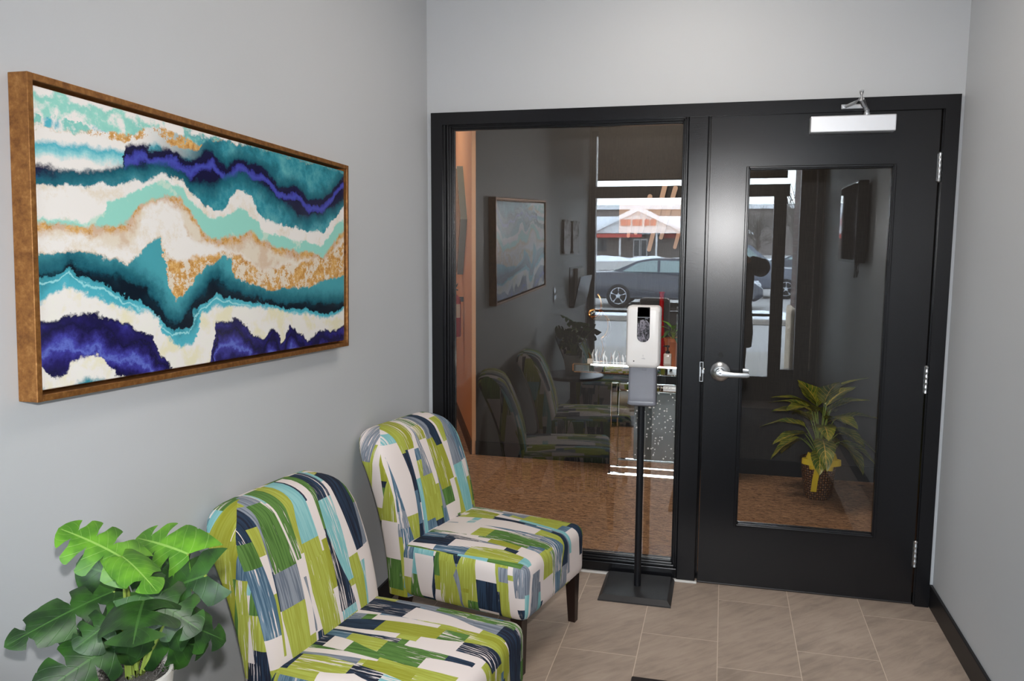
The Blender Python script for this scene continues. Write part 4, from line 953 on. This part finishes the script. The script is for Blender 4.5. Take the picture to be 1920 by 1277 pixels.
lathe(bm, [(0, 0), (0.014, 0.0), (0.017, 0.014), (0.014, 0.028), (0, 0.028)], (0, by-0.030, 0.240), 12)
link('ribbon_bow', bm, 'ribbon_yellow', bk, smooth=True)

# peach wall : extinguisher and diamond ornament
def on_peach(dist, off): q = P0 + pd*dist - pn*(0.03+off); return q
wang = math.atan2(pd.y, pd.x)
q = on_peach(0.74, 0.078); fx = thing('fire_extinguisher', 'red fire extinguisher with a paper label, hanging on the peach hallway wall', 'fire extinguisher', (q.x, q.y, 0.81), wang - R(90)); fx.scale = (0.76, 0.76, 0.80)
link('cylinder', lathe(bmesh.new(), [(0, 0), (0.070, 0), (0.075, 0.012), (0.075, 0.36), (0.066, 0.40), (0.035, 0.432), (0.022, 0.44), (0.022, 0.455), (0, 0.455)], (0, 0, 0), 36), 'sink_red', fx, smooth=True)
bm = bmesh.new(); rings = []
for z in (0.20, 0.34): rings.append([(0.0765*math.cos(a), 0.0765*math.sin(a), z) for a in [R(205 + 120*k/14) for k in range(15)]] + [(0.074*math.cos(a), 0.074*math.sin(a), z) for a in [R(325 - 120*k/14) for k in range(15)]])
loft(bm, rings); link('label_plate', bm, 'extinguisher_label', fx)
bm = bmesh.new(); lathe(bm, [(0, 0.455), (0.02, 0.455), (0.02, 0.495), (0, 0.495)], (0, 0, 0), 14)
tube(bm, [(-0.01, 0, 0.49), (0.02, -0.04, 0.52), (0.03, -0.11, 0.55)], [0.008, 0.01, 0.006], 8); tube(bm, [(-0.01, 0, 0.475), (0.02, -0.05, 0.49), (0.03, -0.10, 0.485)], 0.007, 8)
link('valve_handle', bm, 'black_plastic', fx); link('hose', tube(bmesh.new(), [(0.0, 0.03, 0.47), (0.0, 0.085, 0.44), (0.0, 0.095, 0.3), (0.0, 0.088, 0.12)], 0.009, 8), 'black_plastic', fx, smooth=True)
bm = bmesh.new(); box(bm, 0.0, 0.10, -0.02, 0.02, 0.36, 0.41, bev=0.003); link('wall_bracket', bm, 'black_plastic', fx)
q = on_peach(0.80, 0.013); dm = thing('diamond_ornament', 'tall textured wooden diamond ornament on the peach hallway wall above the extinguisher', 'wall decor', (q.x, q.y, 1.76), wang)
bm = bmesh.new(); prism(bm, [(-0.02, 0.44), (0.03, 0.44), (0.42, 0.0), (0.03, -0.44), (-0.02, -0.44), (-0.42, 0.0)], 'Y', -0.012, 0.035); link('diamond_edge', bm, 'diamond_edge', dm)
bm = bmesh.new(); prism(bm, [(-0.01, 0.42), (0.02, 0.42), (0.38, 0.0), (0.02, -0.42), (-0.01, -0.42), (-0.38, 0.0)], 'Y', 0.034, 0.042); link('diamond_face', bm, 'textured_wood', dm)

# ================================================================ SIDE WALLS BEYOND THE FRAME, SEEN REFLECTED
for i, yy in enumerate((-3.48, -3.92)):
    t = thing('acrylic_print', ['small square clear-mounted print on the left wall, nearer the painting', 'small square clear-mounted print on the left wall, nearer the storefront'][i], 'print', (LX, yy, 1.64), 0, 'small square prints on the left wall')
    g_name = 'marble_print'
    if g_name not in MATS:
        g = G(g_name); c = g.noise(g.obj(), 6, 5, 0.6, 1.5); g.put(g.p.inputs['Base Color'], g.ramp(c, [(0.42, srgb(40, 40, 46)), (0.5, srgb(225, 225, 228)), (0.6, srgb(240, 240, 242)), (0.68, srgb(120, 122, 130))])); g.p.inputs['Roughness'].default_value = 0.08
    link('print_panel', B(0.018, 0.024, -0.16, 0.16, -0.155, 0.155, bev=0.001), g_name, t)
    for a in (-0.145, 0.145):
        for b in (-0.14, 0.14): link('standoff', lathe(bmesh.new(), [(0, 0.0), (0.008, 0.0), (0.008, 0.030), (0, 0.030)], (0, a, b), 12, 'X'), 'black_plastic', t)
bh = thing('brochure_holder', 'black wall-mounted brochure holder on the left wall below the small prints', 'holder', (LX, -4.05, 1.17))
bm = bmesh.new(); box(bm, 0, 0.008, -0.34, 0.34, -0.19, 0.19); prism(bm, [(0.0, -0.19), (0.05, -0.19), (0.11, 0.10), (0.10, 0.10), (0.045, -0.17), (0.0, -0.17)], 'Y', -0.34, 0.34)
link('pocket', bm, 'black_plastic', bh); link('leaflets', B(0.012, 0.04, -0.28, 0.10, -0.14, 0.17), 'paper', bh)
ls = thing('light_switch', 'metal light switch plate on the left wall past the painting', 'switch', (LX, -3.02, 1.15))
link('switch_plate', B(0, 0.006, -0.036, 0.036, -0.058, 0.058, bev=0.002), 'satin_metal', ls); link('toggle', B(0.006, 0.016, -0.005, 0.005, -0.012, 0.012, bev=0.002), 'white_plastic', ls)
tv = thing('wall_television', 'black flat television mounted on the right wall, seen reflected in the door glass', 'television', (RX, -2.52, 1.73))
link('tv_body', B(-0.088, -0.02, -0.42, 0.42, -0.275, 0.275, bev=0.006), 'black_plastic', tv); link('screen', B(-0.090, -0.087, -0.405, 0.405, -0.255, 0.262), 'black_screen', tv)
link('wall_mount', B(-0.02, 0, -0.12, 0.12, -0.10, 0.10), 'black_plastic', tv)
link('cable', tube(bmesh.new(), [(-0.05, 0.34, -0.27), (-0.05, 0.33, -0.34), (-0.05, 0.28, -0.37), (-0.05, 0.24, -0.33), (-0.05, 0.27, -0.27)], 0.006, 8), 'black_plastic', tv)
link('cable', tube(bmesh.new(), [(-0.05, 0.18, -0.27), (-0.05, 0.175, -0.38)], 0.006, 8), 'black_plastic', tv)

# ================================================================ OUTSIDE, SEEN AS A REFLECTION
struct('ground', B(-90, 90, -190, SF-0.15, -0.22, -0.12), 'asphalt')
struct('ground_walk', B(-12, 12, -9.0, SF-0.15, -0.12, -0.02), 'concrete')
def snowbank(name, label, x0, x1, y, dep_, h, seed, loc=0):
    rnd = random.Random(seed); bm = bmesh.new(); n = max(8, int((x1-x0)/0.35)); rings = []
    ph = [rnd.uniform(0, 6) for _ in range(4)]
    for i in range(n+1):
        x = x0 + (x1-x0)*i/n; e = min(1, i/2, (n-i)/2) + 0.02; hh = h*e*(0.75 + 0.25*math.sin(x*1.3+ph[0]) + 0.2*math.sin(x*3.1+ph[1])*0.5); dd = dep_*(0.8+0.2*math.sin(x*0.9+ph[2]))
        rings.append([(x, y - dd*0.5*math.cos(a), -0.13 + hh*math.sin(a)) for a in [math.pi*k/10 for k in range(11)]])
    loft(bm, rings); o = link(name, bm, 'snow', smooth=True); return tag(o, label, 'snow')
snowbank('snow_bank', 'low snow bank along the kerb in front of the parked dark sedan', -9, 9, -15.6, 1.6, 0.22, 1)
snowbank('snow_bank', 'snow-covered lawn strip in front of the far white building', -45, 30, -88, 14, 0.5, 2)
tag(link('kerb', B(-10, 10, -14.6, -14.45, -0.12, 0.0, bev=0.02), 'concrete'), 'pale concrete kerb stone along the snow bank', 'kerb')
lb = thing('litter_bin', 'dark square litter bin on the walk outside the left entrance glass', 'bin', (-0.80, -6.3, -0.02))
link('bin_body', B(-0.27, 0.27, -0.22, 0.22, 0, 0.86, bev=0.02), mat('bin_brown', srgb(48, 38, 34), rough=0.6), lb); link('bin_lid', B(-0.285, 0.285, -0.235, 0.235, 0.86, 0.91, bev=0.012), 'black_plastic', lb)
pier = thing('brick_pier', 'brown brick pier with a pale stone base outside the storefront', 'pillar', (0.98, -5.35, -0.02))
link('pier_shaft', B(-0.27, 0.4, -0.3, 0.3, 0.95, 3.4), 'brick_brown', pier); link('stone_base', B(-0.31, 0.44, -0.34, 0.34, 0, 0.95, bev=0.03), 'stone', pier)

def car(name, label, loc, rz, paint, L=4.8, Wd=1.82, kind='sedan', group=None):
    t = thing(name, label, 'car', loc, rz, 'cars in the parking lot')
    if kind == 'sedan':
        low = [(-2.38, 0.38), (-2.40, 0.62), (-2.34, 0.86), (-2.2, 0.96), (-1.55, 0.99), (-0.9, 0.97), (0.7, 0.93), (1.5, 0.88), (2.15, 0.74), (2.38, 0.58), (2.40, 0.36), (2.2, 0.24), (-2.2, 0.24)]
        cab = [(-1.62, 0.95), (-0.95, 1.26), (-0.55, 1.33), (0.35, 1.32), (1.15, 0.92)]
        win_ = [(-1.34, 0.98), (-0.90, 1.22), (-0.50, 1.28), (0.30, 1.27), (0.90, 0.96)]; pill = (-0.35,)
    else:
        low = [(-2.28, 0.42), (-2.32, 0.75), (-2.25, 1.02), (-1.8, 1.05), (0.8, 1.03), (1.7, 0.98), (2.2, 0.85), (2.32, 0.55), (2.25, 0.3), (-2.2, 0.3)]
        cab = [(-2.2, 1.03), (-1.85, 1.62), (-1.3, 1.72), (0.2, 1.70), (1.05, 1.02)]
        win_ = [(-1.95, 1.07), (-1.70, 1.56), (-1.2, 1.63), (0.15, 1.61), (0.80, 1.06)]; pill = (-1.1, -0.15)
    k = L/4.8; hw = Wd/2
    def layers(pts, fr_): 
        bm = bmesh.new(); c = Vector((sum(p[0] for p in pts)/len(pts), sum(p[1] for p in pts)/len(pts))); rings = []
        for (y, s_, top) in fr_: rings.append([((c.x + (p[0]-c.x)*s_)*k, y, c.y + (p[1]-c.y)*s_*top) for p in pts])
        loft(bm, rings); return bm
    link('car_body', layers(low, [(-hw, 0.955, 0.93), (-hw+0.06, 0.99, 0.985), (-hw+0.2, 1, 1), (hw-0.2, 1, 1), (hw-0.06, 0.99, 0.985), (hw, 0.955, 0.93)]), paint, t, smooth=True)
    # greenhouse narrows upwards
    def green(pts, base_w, top_w, zlo, zhi):
        bm = bmesh.new(); rr = []
        for s_ in (-1, 1): rr.append([(p[0]*k, s_*(base_w + (top_w-base_w)*(p[1]-zlo)/(zhi-zlo)), p[1]) for p in pts])
        loft(bm, rr); return bm
    zl, zh = cab[0][1]-0.03, max(p[1] for p in cab)
    link('cabin', green([(cab[0][0], zl)] + cab + [(cab[-1][0], zl)], hw-0.06, hw-0.26, zl, zh), paint, t)
    gl = link('side_windows', green(win_, hw-0.05, hw-0.25, zl, zh), 'car_glass', t)
    for px_ in pill:
        bm = bmesh.new()
        for s_ in (-1, 1):
            z0, z1 = win_[0][1], zh-0.06; f_ = lambda z: s_*(hw-0.043 + (-0.2)*(z-zl)/(zh-zl))
            loft(bm, [[(px_*k-0.035, f_(z0), z0), (px_*k+0.035, f_(z0), z0), (px_*k+0.035, f_(z0)-s_*0.03, z0), (px_*k-0.035, f_(z0)-s_*0.03, z0)], [(px_*k-0.035, f_(z1), z1), (px_*k+0.035, f_(z1), z1), (px_*k+0.035, f_(z1)-s_*0.03, z1), (px_*k-0.035, f_(z1)-s_*0.03, z1)]])
        link('door_pillar', bm, paint, gl)
    bm = bmesh.new()
    a_, b_ = cab[-1], cab[-2]; c_, d_ = cab[0], cab[1]
    for (p, q_, s_) in ((a_, b_, 1), (c_, d_, -1)):
        w0, w1 = hw-0.16, hw-0.33; o_ = 0.012*s_
        loft(bm, [[(p[0]*k+o_, -w0, p[1]+0.03), (p[0]*k+o_, w0, p[1]+0.03), (q_[0]*k+o_, w1, q_[1]-0.02), (q_[0]*k+o_, -w1, q_[1]-0.02)], [(p[0]*k-o_, -w0, p[1]+0.02), (p[0]*k-o_, w0, p[1]+0.02), (q_[0]*k-o_, w1, q_[1]-0.03), (q_[0]*k-o_, -w1, q_[1]-0.03)]])
    link('windscreens', bm, 'car_glass', t)
    for wx in (-1.42*k, 1.42*k):
        for s_ in (-1, 1):
            wh = link('wheel', lathe(bmesh.new(), [(0, -0.11), (0.20, -0.11), (0.30, -0.11), (0.325, -0.085), (0.33, 0.085), (0.30, 0.11), (0.2, 0.11), (0, 0.11)], (wx, s_*(hw-0.10), 0.33), 30, 'Y'), 'tyre', t, smooth=True)
            bm = bmesh.new(); yy = s_*(hw+0.014); lathe(bm, [(0.205, -0.006), (0.222, -0.006), (0.222, 0.006), (0.205, 0.006), (0.205, -0.006)], (wx, yy, 0.33), 30, 'Y', cap=False); lathe(bm, [(0, -0.012), (0.055, -0.012), (0.055, 0.012), (0, 0.012)], (wx, yy, 0.33), 16, 'Y')
            for q_ in range(5):
                a = 2*math.pi*q_/5 + 0.3; tube(bm, [(wx + 0.03*math.cos(a), yy, 0.33 + 0.03*math.sin(a)), (wx + 0.21*math.cos(a), yy, 0.33 + 0.21*math.sin(a))], [0.020, 0.026], 6, flat=1.0)
            link('rim', bm, 'alloy', wh)
    for s_ in (-1, 1):
        zt = 0.80 if kind == 'sedan' else 0.92
        link('tail_light', B(-2.385*k, -2.18*k, s_*(hw-0.28)-0.0 if s_ < 0 else hw-0.28, s_*(hw-0.28)+0.27 if s_ > 0 else -(hw-0.28)+0.0, zt-0.09, zt+0.07, bev=0.03) if s_ > 0 else B(-2.385*k, -2.18*k, -(hw-0.01), -(hw-0.28), zt-0.09, zt+0.07, bev=0.03), 'tail_red', t)
        link('headlight', B(2.15*k, 2.33*k, (hw-0.42) if s_ > 0 else -(hw-0.08), (hw-0.08) if s_ > 0 else -(hw-0.42), 0.58, 0.72, bev=0.03), 'alloy', t)
        link('door_mirror', B(0.72*k, 0.86*k, (hw-0.03) if s_ > 0 else -(hw+0.15), (hw+0.15) if s_ > 0 else -(hw-0.03), 0.95, 1.07, bev=0.03), paint, t)
    return t
GZ = -0.12
car('parked_car', 'dark blue-grey sedan parked side-on beyond the snow bank, nearest car in the reflection', (-1.35, -19.2, GZ), 0, 'car_dark', 4.7)
car('parked_car', 'grey wagon parked just beyond the dark sedan', (0.6, -24.5, GZ), 0, 'car_grey', 4.4, kind='suv')
car('parked_car', 'white hatchback parked to the right of the dark sedan', (5.3, -28.0, GZ), R(75), 'car_white', 4.3, kind='suv')
car('parked_car', 'dark sedan far across the lot, behind the white car', (4.6, -42.0, GZ), R(20), 'car_dark', 4.6)
car('parked_car', 'red car far across the lot under the trees', (8.6, -48.0, GZ), R(10), 'car_red', 4.6)
car('parked_car', 'white sedan far off to the right, beside the blue sign post', (5.6, -33.0, GZ), R(80), 'car_white', 4.6)
bs = thing('sign_post', 'slim blue sign post on the walk by the brick pier', 'sign', (0.98, -6.6, -0.02)); link('post_panel', B(-0.09, 0.09, -0.04, 0.04, 0.0, 1.25, bev=0.01), 'blue_sign', bs); link('post_cap', B(-0.1, 0.1, -0.05, 0.05, 1.25, 1.29, bev=0.01), 'siding_white', bs)
bs.location = (1.30, -9.8, GZ)

# far building with gable porch
bd = thing('shop_building', 'white gabled shop building with red trim and snowy roof across the parking lot', 'building', (-11.2, -110.0, -0.2))
link('wall', B(-16, 14, -12, 0, 0, 3.3), 'siding_grey', bd)
bm = bmesh.new(); prism(bm, [(-17, 3.2), (15, 3.2), (11, 5.6), (-13, 5.6)], 'Y', -13, 0.6); link('roof', bm, 'snow', bd)
bm = bmesh.new(); prism(bm, [(-6.4, 3.3), (6.4, 3.3), (0, 6.4)], 'Y', 0.2, 3.4); link('gable', bm, 'siding_white', bd)
bm = bmesh.new(); prism(bm, [(-7.2, 3.1), (-6.4, 3.1), (0, 6.2), (6.4, 3.1), (7.2, 3.1), (0, 6.9)], 'Y', 0.0, 3.9); link('gable_roof', bm, 'snow', bd)
bm = bmesh.new(); box(bm, -16, -3.2, 0.6, 0.9, 2.7, 3.3); box(bm, -6.4, 0.5, 3.4, 3.7, 2.75, 3.2); box(bm, 3.2, 14, 0.6, 0.9, 2.7, 3.3); link('fascia', bm, 'red_trim', bd)
bm = bmesh.new(); 
for i, wd_ in enumerate((0.7, 0.5, 0.7, 0.45, 0.6, 0.7)): box(bm, -2.3 + i*0.78, -2.3 + i*0.78 + wd_, 3.45, 3.6, 4.3, 5.1)
link('shop_sign', bm, 'red_trim', bd)
for x in (-5.6, -2.4, 2.4, 5.6): link('column', B(x-0.12, x+0.12, 2.9, 3.2, 0, 3.3), 'siding_white', bd)
for x in (-1.0, 0.0): 
    dd_ = link('shop_door', B(x+0.04, x+0.96, 0.02, 0.12, 0, 2.6), 'siding_white', bd); link('pane', B(x+0.16, x+0.84, 0.12, 0.16, 0.3, 2.4), 'shop_glass', dd_)
for x in (-14, -10.5, -7, 5.5, 9): link('window', B(x, x+2.4, 0.0, 0.08, 0.9, 2.5), 'shop_glass', bd)
bd2 = thing('far_building', 'long low grey building with a snowy roof edge far behind the gabled shop', 'building', (-10, -150, -0.2))
link('wall', B(-60, 45, -10, 0, 0, 8.2), 'siding_grey', bd2); link('roof', B(-61, 46, -11, 0.8, 8.2, 9.0), 'snow', bd2)
for i, (x, y, s_) in enumerate(((5.5, -66, 0.95), (9.5, -74, 1.2), (14.5, -70, 1.0), (3.0, -80, 0.8))):
    lab = ['bare twiggy tree at the edge of the lot, nearest of the four', 'tallest bare tree behind the parked cars', 'bare tree furthest to the right of the lot', 'small bare tree left of the others, furthest away'][i]
    t = thing('bare_tree', lab, 'tree', (x, y, -0.2), 0, 'bare trees beyond the lot'); rnd = random.Random(40+i)
    link('trunk', tube(bmesh.new(), [(0, 0, 0), (0.1, 0, 2*s_), (0, 0.1, 5*s_)], [0.22, 0.17, 0.06], 8), 'bark', t)
    bm = bmesh.new()
    for k_ in range(70):
        a = rnd.uniform(0, 6.28); z0 = rnd.uniform(1.6, 4.6)*s_; ln = rnd.uniform(1.4, 3.0)*s_; el = rnd.uniform(0.2, 1.2)
        p0 = Vector((0, 0, z0)); d = Vector((math.cos(a)*math.cos(el), math.sin(a)*math.cos(el), math.sin(el))); p1 = p0 + d*ln*0.5 + Vector((0, 0, 0.1)); p2 = p0 + d*ln
        tube(bm, [p0, p1, p2], [0.06, 0.035, 0.01], 4, cap=False)
        for j in range(5):
            e = p1.lerp(p2, rnd.random()); dd = (d + Vector((rnd.uniform(-.8, .8), rnd.uniform(-.8, .8), rnd.uniform(-.2, .8)))).normalized(); tube(bm, [e, e + dd*rnd.uniform(0.5, 1.1)*s_], [0.03, 0.008], 3, cap=False)
    link('branches', bm, 'twigs', t)

# ================================================================ PHOTOGRAPHER (seen only as a dark reflection)
per = thing('person', 'person in a shiny black quilted coat holding up a camera, seen only as a reflection', 'person', (0.02, -4.12, 0.011))
V = [(0, 0, 0.95, 0.17, 0.13), (0, 0, 1.10, 0.16, 0.12), (0, 0, 1.28, 0.19, 0.13), (0, 0, 1.40, 0.16, 0.11), (0, 0.0, 1.46, 0.065), (0, 0.01, 1.52, 0.055),
     (0.18, 0, 1.385, 0.085), (0.29, 0.05, 1.36, 0.075), (0.20, 0.20, 1.42, 0.05), (-0.18, 0, 1.385, 0.085), (-0.29, 0.05, 1.36, 0.075), (-0.20, 0.20, 1.42, 0.05),
     (0.10, 0, 0.86, 0.12), (0.11, 0.01, 0.50, 0.075), (0.12, -0.02, 0.10, 0.05), (-0.10, 0, 0.86, 0.12), (-0.11, 0.01, 0.50, 0.075), (-0.12, -0.02, 0.10, 0.05)]
Eg = [(0, 1), (1, 2), (2, 3), (3, 4), (4, 5), (3, 6), (6, 7), (7, 8), (3, 9), (9, 10), (10, 11), (0, 12), (12, 13), (13, 14), (0, 15), (15, 16), (16, 17)]
def body_part(name, V, Eg, m, parent, lv=2):
    me = bpy.data.meshes.new(name); me.from_pydata([v[:3] for v in V], Eg, []); me.update()
    o = bpy.data.objects.new(name, me); COL.objects.link(o); me.materials.append(MATS[m])
    md = o.modifiers.new('skin', 'SKIN'); md.use_smooth_shade = True
    for i, v in enumerate(V):
        sv = me.skin_vertices[0].data[i]; sv.radius = (v[3], v[4] if len(v) > 4 else v[3]); sv.use_root = (i == 0)
    s = o.modifiers.new('sub', 'SUBSURF'); s.levels = lv; s.render_levels = lv
    dg = bpy.context.evaluated_depsgraph_get(); dg.update(); ev = o.evaluated_get(dg)
    me2 = bpy.data.meshes.new_from_object(ev, depsgraph=dg); bpy.data.objects.remove(o)
    me2.name = name
    for p in me2.polygons: p.use_smooth = True
    o2 = bpy.data.objects.new(name, me2); COL.objects.link(o2); o2.parent = parent
    return o2
body = body_part('body', V, Eg, 'skin', per)
# coat following the torso and arms, trousers following the legs
bm = bmesh.new(); rings = []
for z, hx, hy in ((0.62, 0.25, 0.17), (0.75, 0.252, 0.172), (0.90, 0.245, 0.165), (1.02, 0.232, 0.155), (1.10, 0.238, 0.155), (1.22, 0.250, 0.165), (1.34, 0.256, 0.165), (1.41, 0.235, 0.15), (1.455, 0.17, 0.12), (1.49, 0.095, 0.09), (1.52, 0.075, 0.08)):
    q_ = 1 + 0.02*math.sin(z*70)
    rings.append([(hx*q_*math.cos(a), hy*q_*math.sin(a), z) for a in [2*math.pi*k/36 for k in range(36)]])
loft(bm, rings)
for s_ in (1, -1):
    tube(bm, [(s_*0.17, 0, 1.39), (s_*0.25, 0.02, 1.38), (s_*0.30, 0.07, 1.36), (s_*0.28, 0.13, 1.375), (s_*0.235, 0.18, 1.40), (s_*0.205, 0.20, 1.415)], [0.07, 0.085, 0.088, 0.075, 0.064, 0.055], 16)
link('coat', bm, 'coat_black', per, smooth='all')
for s_ in (1, -1):
    body_part('trouser_leg', [(s_*0.10, 0, 0.90, 0.125), (s_*0.11, 0.01, 0.50, 0.092), (s_*0.12, -0.02, 0.08, 0.072)], [(0, 1), (1, 2)], 'trousers', per)
    bm = bmesh.new(); box(bm, s_*0.12-0.05, s_*0.12+0.05, -0.12, 0.15, 0.0, 0.085, bev=0.03, seg=3); link('shoe', bm, 'black_plastic', per, smooth=True)
# head with face
bm = bmesh.new(); bmesh.ops.create_uvsphere(bm, u_segments=32, v_segments=24, radius=1.0)
for v in bm.verts:
    x, y, z = v.co; jaw = 1 - 0.28*max(0, -z)**1.2
    v.co = Vector((x*0.074*jaw, y*0.094*(jaw*0.5+0.5) + (0.012 if z < 0 and y > 0 else 0), z*0.118))
    if y > 0.8 and abs(x) < 0.22 and -0.35 < z < 0.12: v.co.y += 0.018*(1-abs(x)/0.22)
    if y > 0.6 and 0.2 < abs(x) < 0.55 and 0.0 < z < 0.25: v.co.y -= 0.006
hd = link('head', bm, 'skin', per, smooth='all'); hd.location = (0, 0.015, 1.625)
for s_ in (1, -1):
    link('eye', lathe(bmesh.new(), [(0, -0.008), (0.008, -0.006), (0.011, 0), (0.008, 0.006), (0, 0.008)], (s_*0.030, 0.078, 0.012), 14, 'Y'), 'siding_white', hd, smooth=True)
    bm = bmesh.new(); bmesh.ops.create_uvsphere(bm, u_segments=12, v_segments=8, radius=1, matrix=Matrix.Translation((s_*0.075, -0.005, 0.0)) @ Matrix.Diagonal((0.008, 0.02, 0.032, 1))); link('ear', bm, 'skin', hd, smooth=True)
link('mouth', B(-0.024, 0.024, 0.080, 0.092, -0.058, -0.048, bev=0.004), mat('lips', srgb(150, 80, 76), rough=0.5), hd)
bm = bmesh.new(); bmesh.ops.create_uvsphere(bm, u_segments=28, v_segments=18, radius=1.0)
bmesh.ops.delete(bm, geom=[v for v in bm.verts if v.co.y > 0.45 and v.co.z < 0.45], context='VERTS')
for v in bm.verts: v.co = Vector((v.co.x*0.088, v.co.y*0.108 - 0.008, v.co.z*(0.13 if v.co.z > 0 else 0.20)))
link('hair', bm, 'hair_brown', hd, smooth='all')
for k in range(3): link('coat_button', lathe(bmesh.new(), [(0, 0), (0.013, 0), (0.013, 0.006), (0, 0.006)], (0.05, 0.160, 1.25-0.13*k), 14, 'Y'), 'gold_metal', per)
# hands : palm, four unequal bent fingers and a thumb round the camera body
for s_ in (1, -1):
    bx, by_, bz = s_*0.125, 0.235, 1.50
    HV = [(s_*0.20, 0.20, 1.405, 0.030), (s_*0.165, 0.215, 1.455, 0.030, 0.018), (bx, by_, bz, 0.036, 0.016)]; HE = [(0, 1), (1, 2)]
    for q_, (dz, ln) in enumerate(((0.028, 0.030), (0.010, 0.034), (-0.008, 0.031), (-0.024, 0.025))):
        i0 = len(HV); HV += [(bx - s_*0.006, by_+0.022, bz+dz, 0.0095), (bx - s_*0.020, by_+0.022+ln*0.6, bz+dz+0.003, 0.0088), (bx - s_*0.044, by_+0.018+ln*0.7, bz+dz+0.002, 0.0078)]; HE += [(2, i0), (i0, i0+1), (i0+1, i0+2)]
    i0 = len(HV); HV += [(bx - s_*0.010, by_-0.012, bz-0.012, 0.011), (bx - s_*0.040, by_-0.020, bz+0.004, 0.0095)]; HE += [(2, i0), (i0, i0+1)]
    body_part('hand', HV, HE, 'skin', per, 1)
cm = thing('camera_body', 'black camera with raised flash, held up in front of the person', 'camera', (0.0, -3.895, 1.560))
bm = bmesh.new(); box(bm, -0.065, 0.065, -0.03, 0.02, -0.045, 0.045, bev=0.01, seg=3); box(bm, -0.03, 0.03, -0.025, 0.02, 0.045, 0.075, bev=0.008); link('camera_shell', bm, 'black_plastic', cm, smooth=True)
link('lens', lathe(bmesh.new(), [(0, 0.018), (0.032, 0.018), (0.034, 0.05), (0.030, 0.066), (0.026, 0.066), (0.024, 0.056), (0, 0.056)], (0, 0, 0), 30, 'Y'), 'black_plastic', cm, smooth=True)
link('flash_head', B(-0.03, 0.03, 0.0, 0.05, 0.10, 0.135, bev=0.006), 'black_plastic', cm); link('flash_hinge', B(-0.02, 0.02, -0.01, 0.01, 0.07, 0.105, bev=0.003), 'black_plastic', cm)
